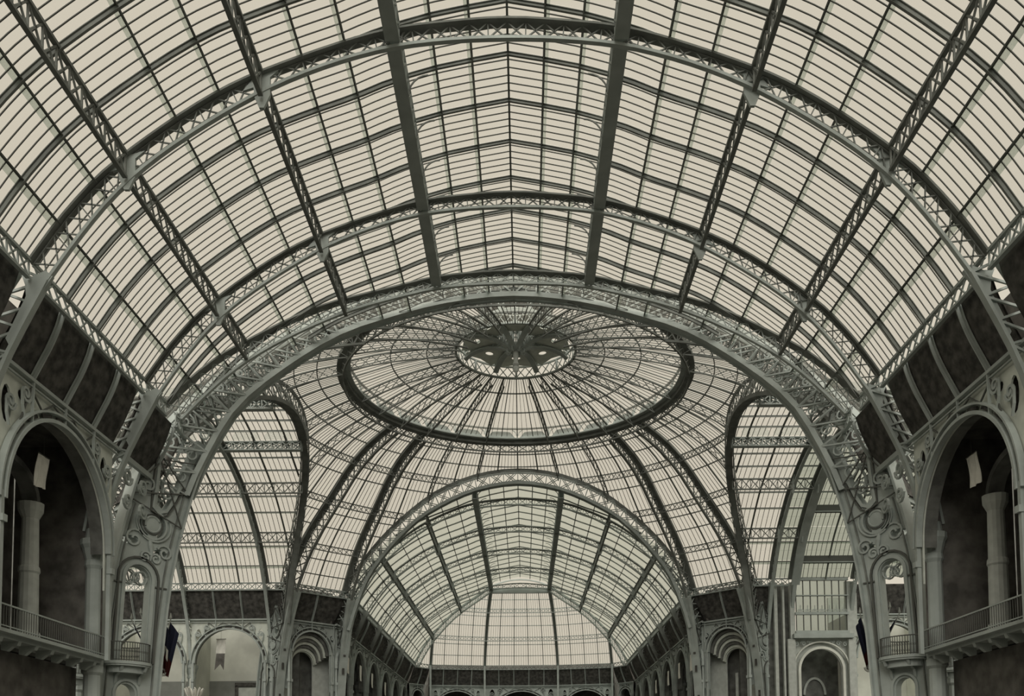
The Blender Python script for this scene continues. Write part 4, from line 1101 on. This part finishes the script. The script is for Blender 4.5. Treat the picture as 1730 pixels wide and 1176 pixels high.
# dado and framed door on the left transept back wall
Yb = CY+28.3
t = thing('dark_dado', 'grey dado band along the back wall of the left transept gallery', 'panel', (-41, Yb, 9.4)); mb = MB(); mb.box((-41, Yb, 12.1), 27, .12, 5.2); mb.build('band', DADO, t)
t = thing('framed_doorway', 'dark framed doorway low on the left transept back wall', 'door', (-32.3, Yb-.2, 9.4))
mb = MB(); mb.box((-32.3, Yb-.15, 14.25), 3.1, .2, .45); mb.build('lintel', PANEL, t)
for s in (-1.35, 1.35): mb = MB(); mb.box((-32.3+s, Yb-.15, 11.7), .4, .2, 4.8); mb.build('frame_post', PANEL, t)
mb = MB(); mb.box((-32.3, Yb-.1, 11.6), 2.3, .1, 4.6); mb.build('door_leaf', SHAFT, t)

# wall ends that close the transepts
for nm, p, sz in (('wall_rear', (0, -36, 12), (50, 1, 24)), ('wall_rear_left', (-24, -6, 12), (1, 60, 24)), ('wall_rear_right', (24, -6, 12), (1, 60, 24)), ('wall_left', (-62, CY, 12), (1, 60, 24)), ('wall_right', (62, CY, 12), (1, 60, 24)), ('wall_near_left', (-42, CY-21.5, 12.1), (30, 1, 24.2)), ('wall_near_right', (42, CY-21.5, 12.1), (30, 1, 24.2)), ('wall_far', (0, 186.4, 12.2), (46, 1, 24.4))):
    mb = MB(); mb.box(p, *sz); o = mb.build(nm, STONE); o['kind'] = 'structure'

# ================================================================== BANNERS, FLAGS, ORNAMENTS
def banner(P, label, n=8, wave=.05, two=None):
    """hanging cloth: P = 4 corners (top a, top b, bottom b, bottom a)"""
    a, b, c2, d = [V(p) for p in P]; mb = MB(); vs = []; nr = (b-a).cross(d-a).normalized(); m = 6
    for i in range(n+1):
        for j in range(m+1):
            p = a.lerp(b, j/m).lerp(d.lerp(c2, j/m), i/n); vs.append(p+nr*wave*sin(j*1.9+i*.5)*(.3+i/n))
    k = len(vs); vs += [p+nr*.02 for p in vs]
    fs = []
    for i in range(n):
        for j in range(m): q = (i*(m+1)+j, i*(m+1)+j+1, (i+1)*(m+1)+j+1, (i+1)*(m+1)+j); fs += [q, tuple(x+k for x in q[::-1])]
    mb.add(vs, fs)
    t = thing('banner', label, 'banner', (a+b)/2, 'white hanging banners')
    mb.build('cloth', CLOTH, t); mb = MB(); mb.tube([a-(b-a)*.05, b+(b-a)*.05], .03, 6); mb.tube([(a+b)/2, (a+b)/2+V((0, 0, .9))], .012, 4); mb.build('hanging_rod', BAR, t); return t
banner([(-23, 43.75, 18.95), (-23, 44.75, 18.95), (-23, 44.5, 17.35), (-23, 43.3, 17.2)], 'white banner hanging in the dark arch at the left edge')
banner([(23, 45.7, 18.95), (23, 44.65, 18.95), (23, 44.3, 17.3), (23, 45.35, 17.3)], 'white banner hanging in the dark arch at the right edge')
t = banner([(-34.4, CY+23.0, 18.95), (-33.35, CY+23.0, 18.95), (-33.4, CY+23.0, 17.3), (-34.45, CY+23.0, 17.3)], 'white and dark pennant hanging in the arch of the left transept')
mb = MB(); mb.slab([(-34.4, CY+23, 17.3), (-33.45, CY+23, 17.3), (-33.55, CY+23, 15.4), (-33.95, CY+23, 16.1), (-34.6, CY+23, 15.4)], (0, 1, 0), .03); mb.build('swallow_tail', DARK, t)
for sd, sg in (('left', -1), ('right', 1)):
    for i, y in enumerate((109.5, 118, 127, 139)):
        z = 17.6-.0*i; x = sg*20.6
        banner([(x, y-.3*1, z), (x+sg*.0, y+1.0, z), (x, y+1.0, z-2.0), (x, y-.3, z-2.0)], 'thin white banner on the %s wall of the distant nave, %s from the pylon' % (sd, ['first', 'second', 'third', 'fourth'][i]), wave=.03)
# flag trophies on the pylons' inner side
def trophy(bx, by, bz, sg, label):
    t = thing('flag_trophy', label, 'flags', (bx, by, bz), 'flag trophies on the pylons')
    for k in range(5):
        a = radians(-26+13*k); d = V((sin(a)*.8, -.35, cos(a))).normalized(); o = V((bx, by, bz-.2)); e = o+d*(3.5+.15*(k % 2))
        mb = MB(); mb.tube([o, e], .035, 6); mb.lathe([(.02, 0), (.08, .08), (.02, .38)], e, 6); mb.build('flag_pole', SHAFT, t)
        for s, (f0, f1, m) in enumerate(((.62, .98, NAVY), (.4, .62, CLOTH if k in (2, 3) else NAVY), (.12, .42, CRIM))):
            mb = MB(); P = []
            nn = 7
            for j in range(nn+1):
                for i in range(5):
                    top_ = o+d*(3.4*lerp(f0, f1, i/4)); w = V((sg*.52*j/nn*(1 if k > 1 else .6), -.09*sin(j*1.8+k), -.10*j-.03*sin(j*2.)))
                    P.append(top_+w)
            mb.add(P, [(j*5+i, j*5+i+1, j*5+i+6, j*5+i+5) for j in range(nn) for i in range(4)]); mb.add([p+V((0, .02, 0)) for p in P], [(j*5+i, j*5+i+5, j*5+i+6, j*5+i+1) for j in range(nn) for i in range(4)])
            mb.build('flag_cloth', m, t)
    mb = MB(); mb.lathe([(.05, -.75), (.18, -.55), (.38, -.2), (.42, .05), (.3, .2), (.1, .25)], (bx, by, bz), 12); mb.build('shield_bracket', SHAFT, t)
    mb = MB(); mb.scroll((bx, by-.2, bz-.3), (1, 0, 0), (0, 0, 1), (sg*.35, 0), .3, .06, pi, -sg*1.3, .12, .1, 14); mb.build('scroll', SHAFT, t)
trophy(-22.15, 56.6, 9.9, 1, 'dark flag trophy with white stripe hanging beside the left foreground pylon')
trophy(22.15, 56.6, 9.9, -1, 'dark flag trophy with pale edge hanging beside the right foreground pylon')
# white plume finial in front of the left transept arcade
t = thing('plume_finial', 'white plumed finial on a slim post below the left transept arches', 'ornament', (-31.2, 88, 0))
mb = MB(); mb.lathe([(.35, 0), (.3, 1), (.14, 1.3), (.12, 9.9), (.3, 10.1), (.5, 10.6), (.35, 10.75)], (-31.2, 88, 0), 10); mb.build('post', SHAFT, t)
for k in range(11):
    a = 2*pi*k/11; rr_ = .25+.12*(k % 3)
    mb = MB(); P = [V((-31.2+rr_*cos(a)*(1+f*1.2), 88+rr_*sin(a)*(1+f*1.2), 10.6+1.45*f-.25*f*f)) for f in (0, .3, .6, .85, 1)]; P.append(P[-1]+V((.12*cos(a), .12*sin(a), -.1)))
    mb.tube(P, [.05, .1, .13, .11, .07, .02], 6); mb.build('plume', CLOTH, t)
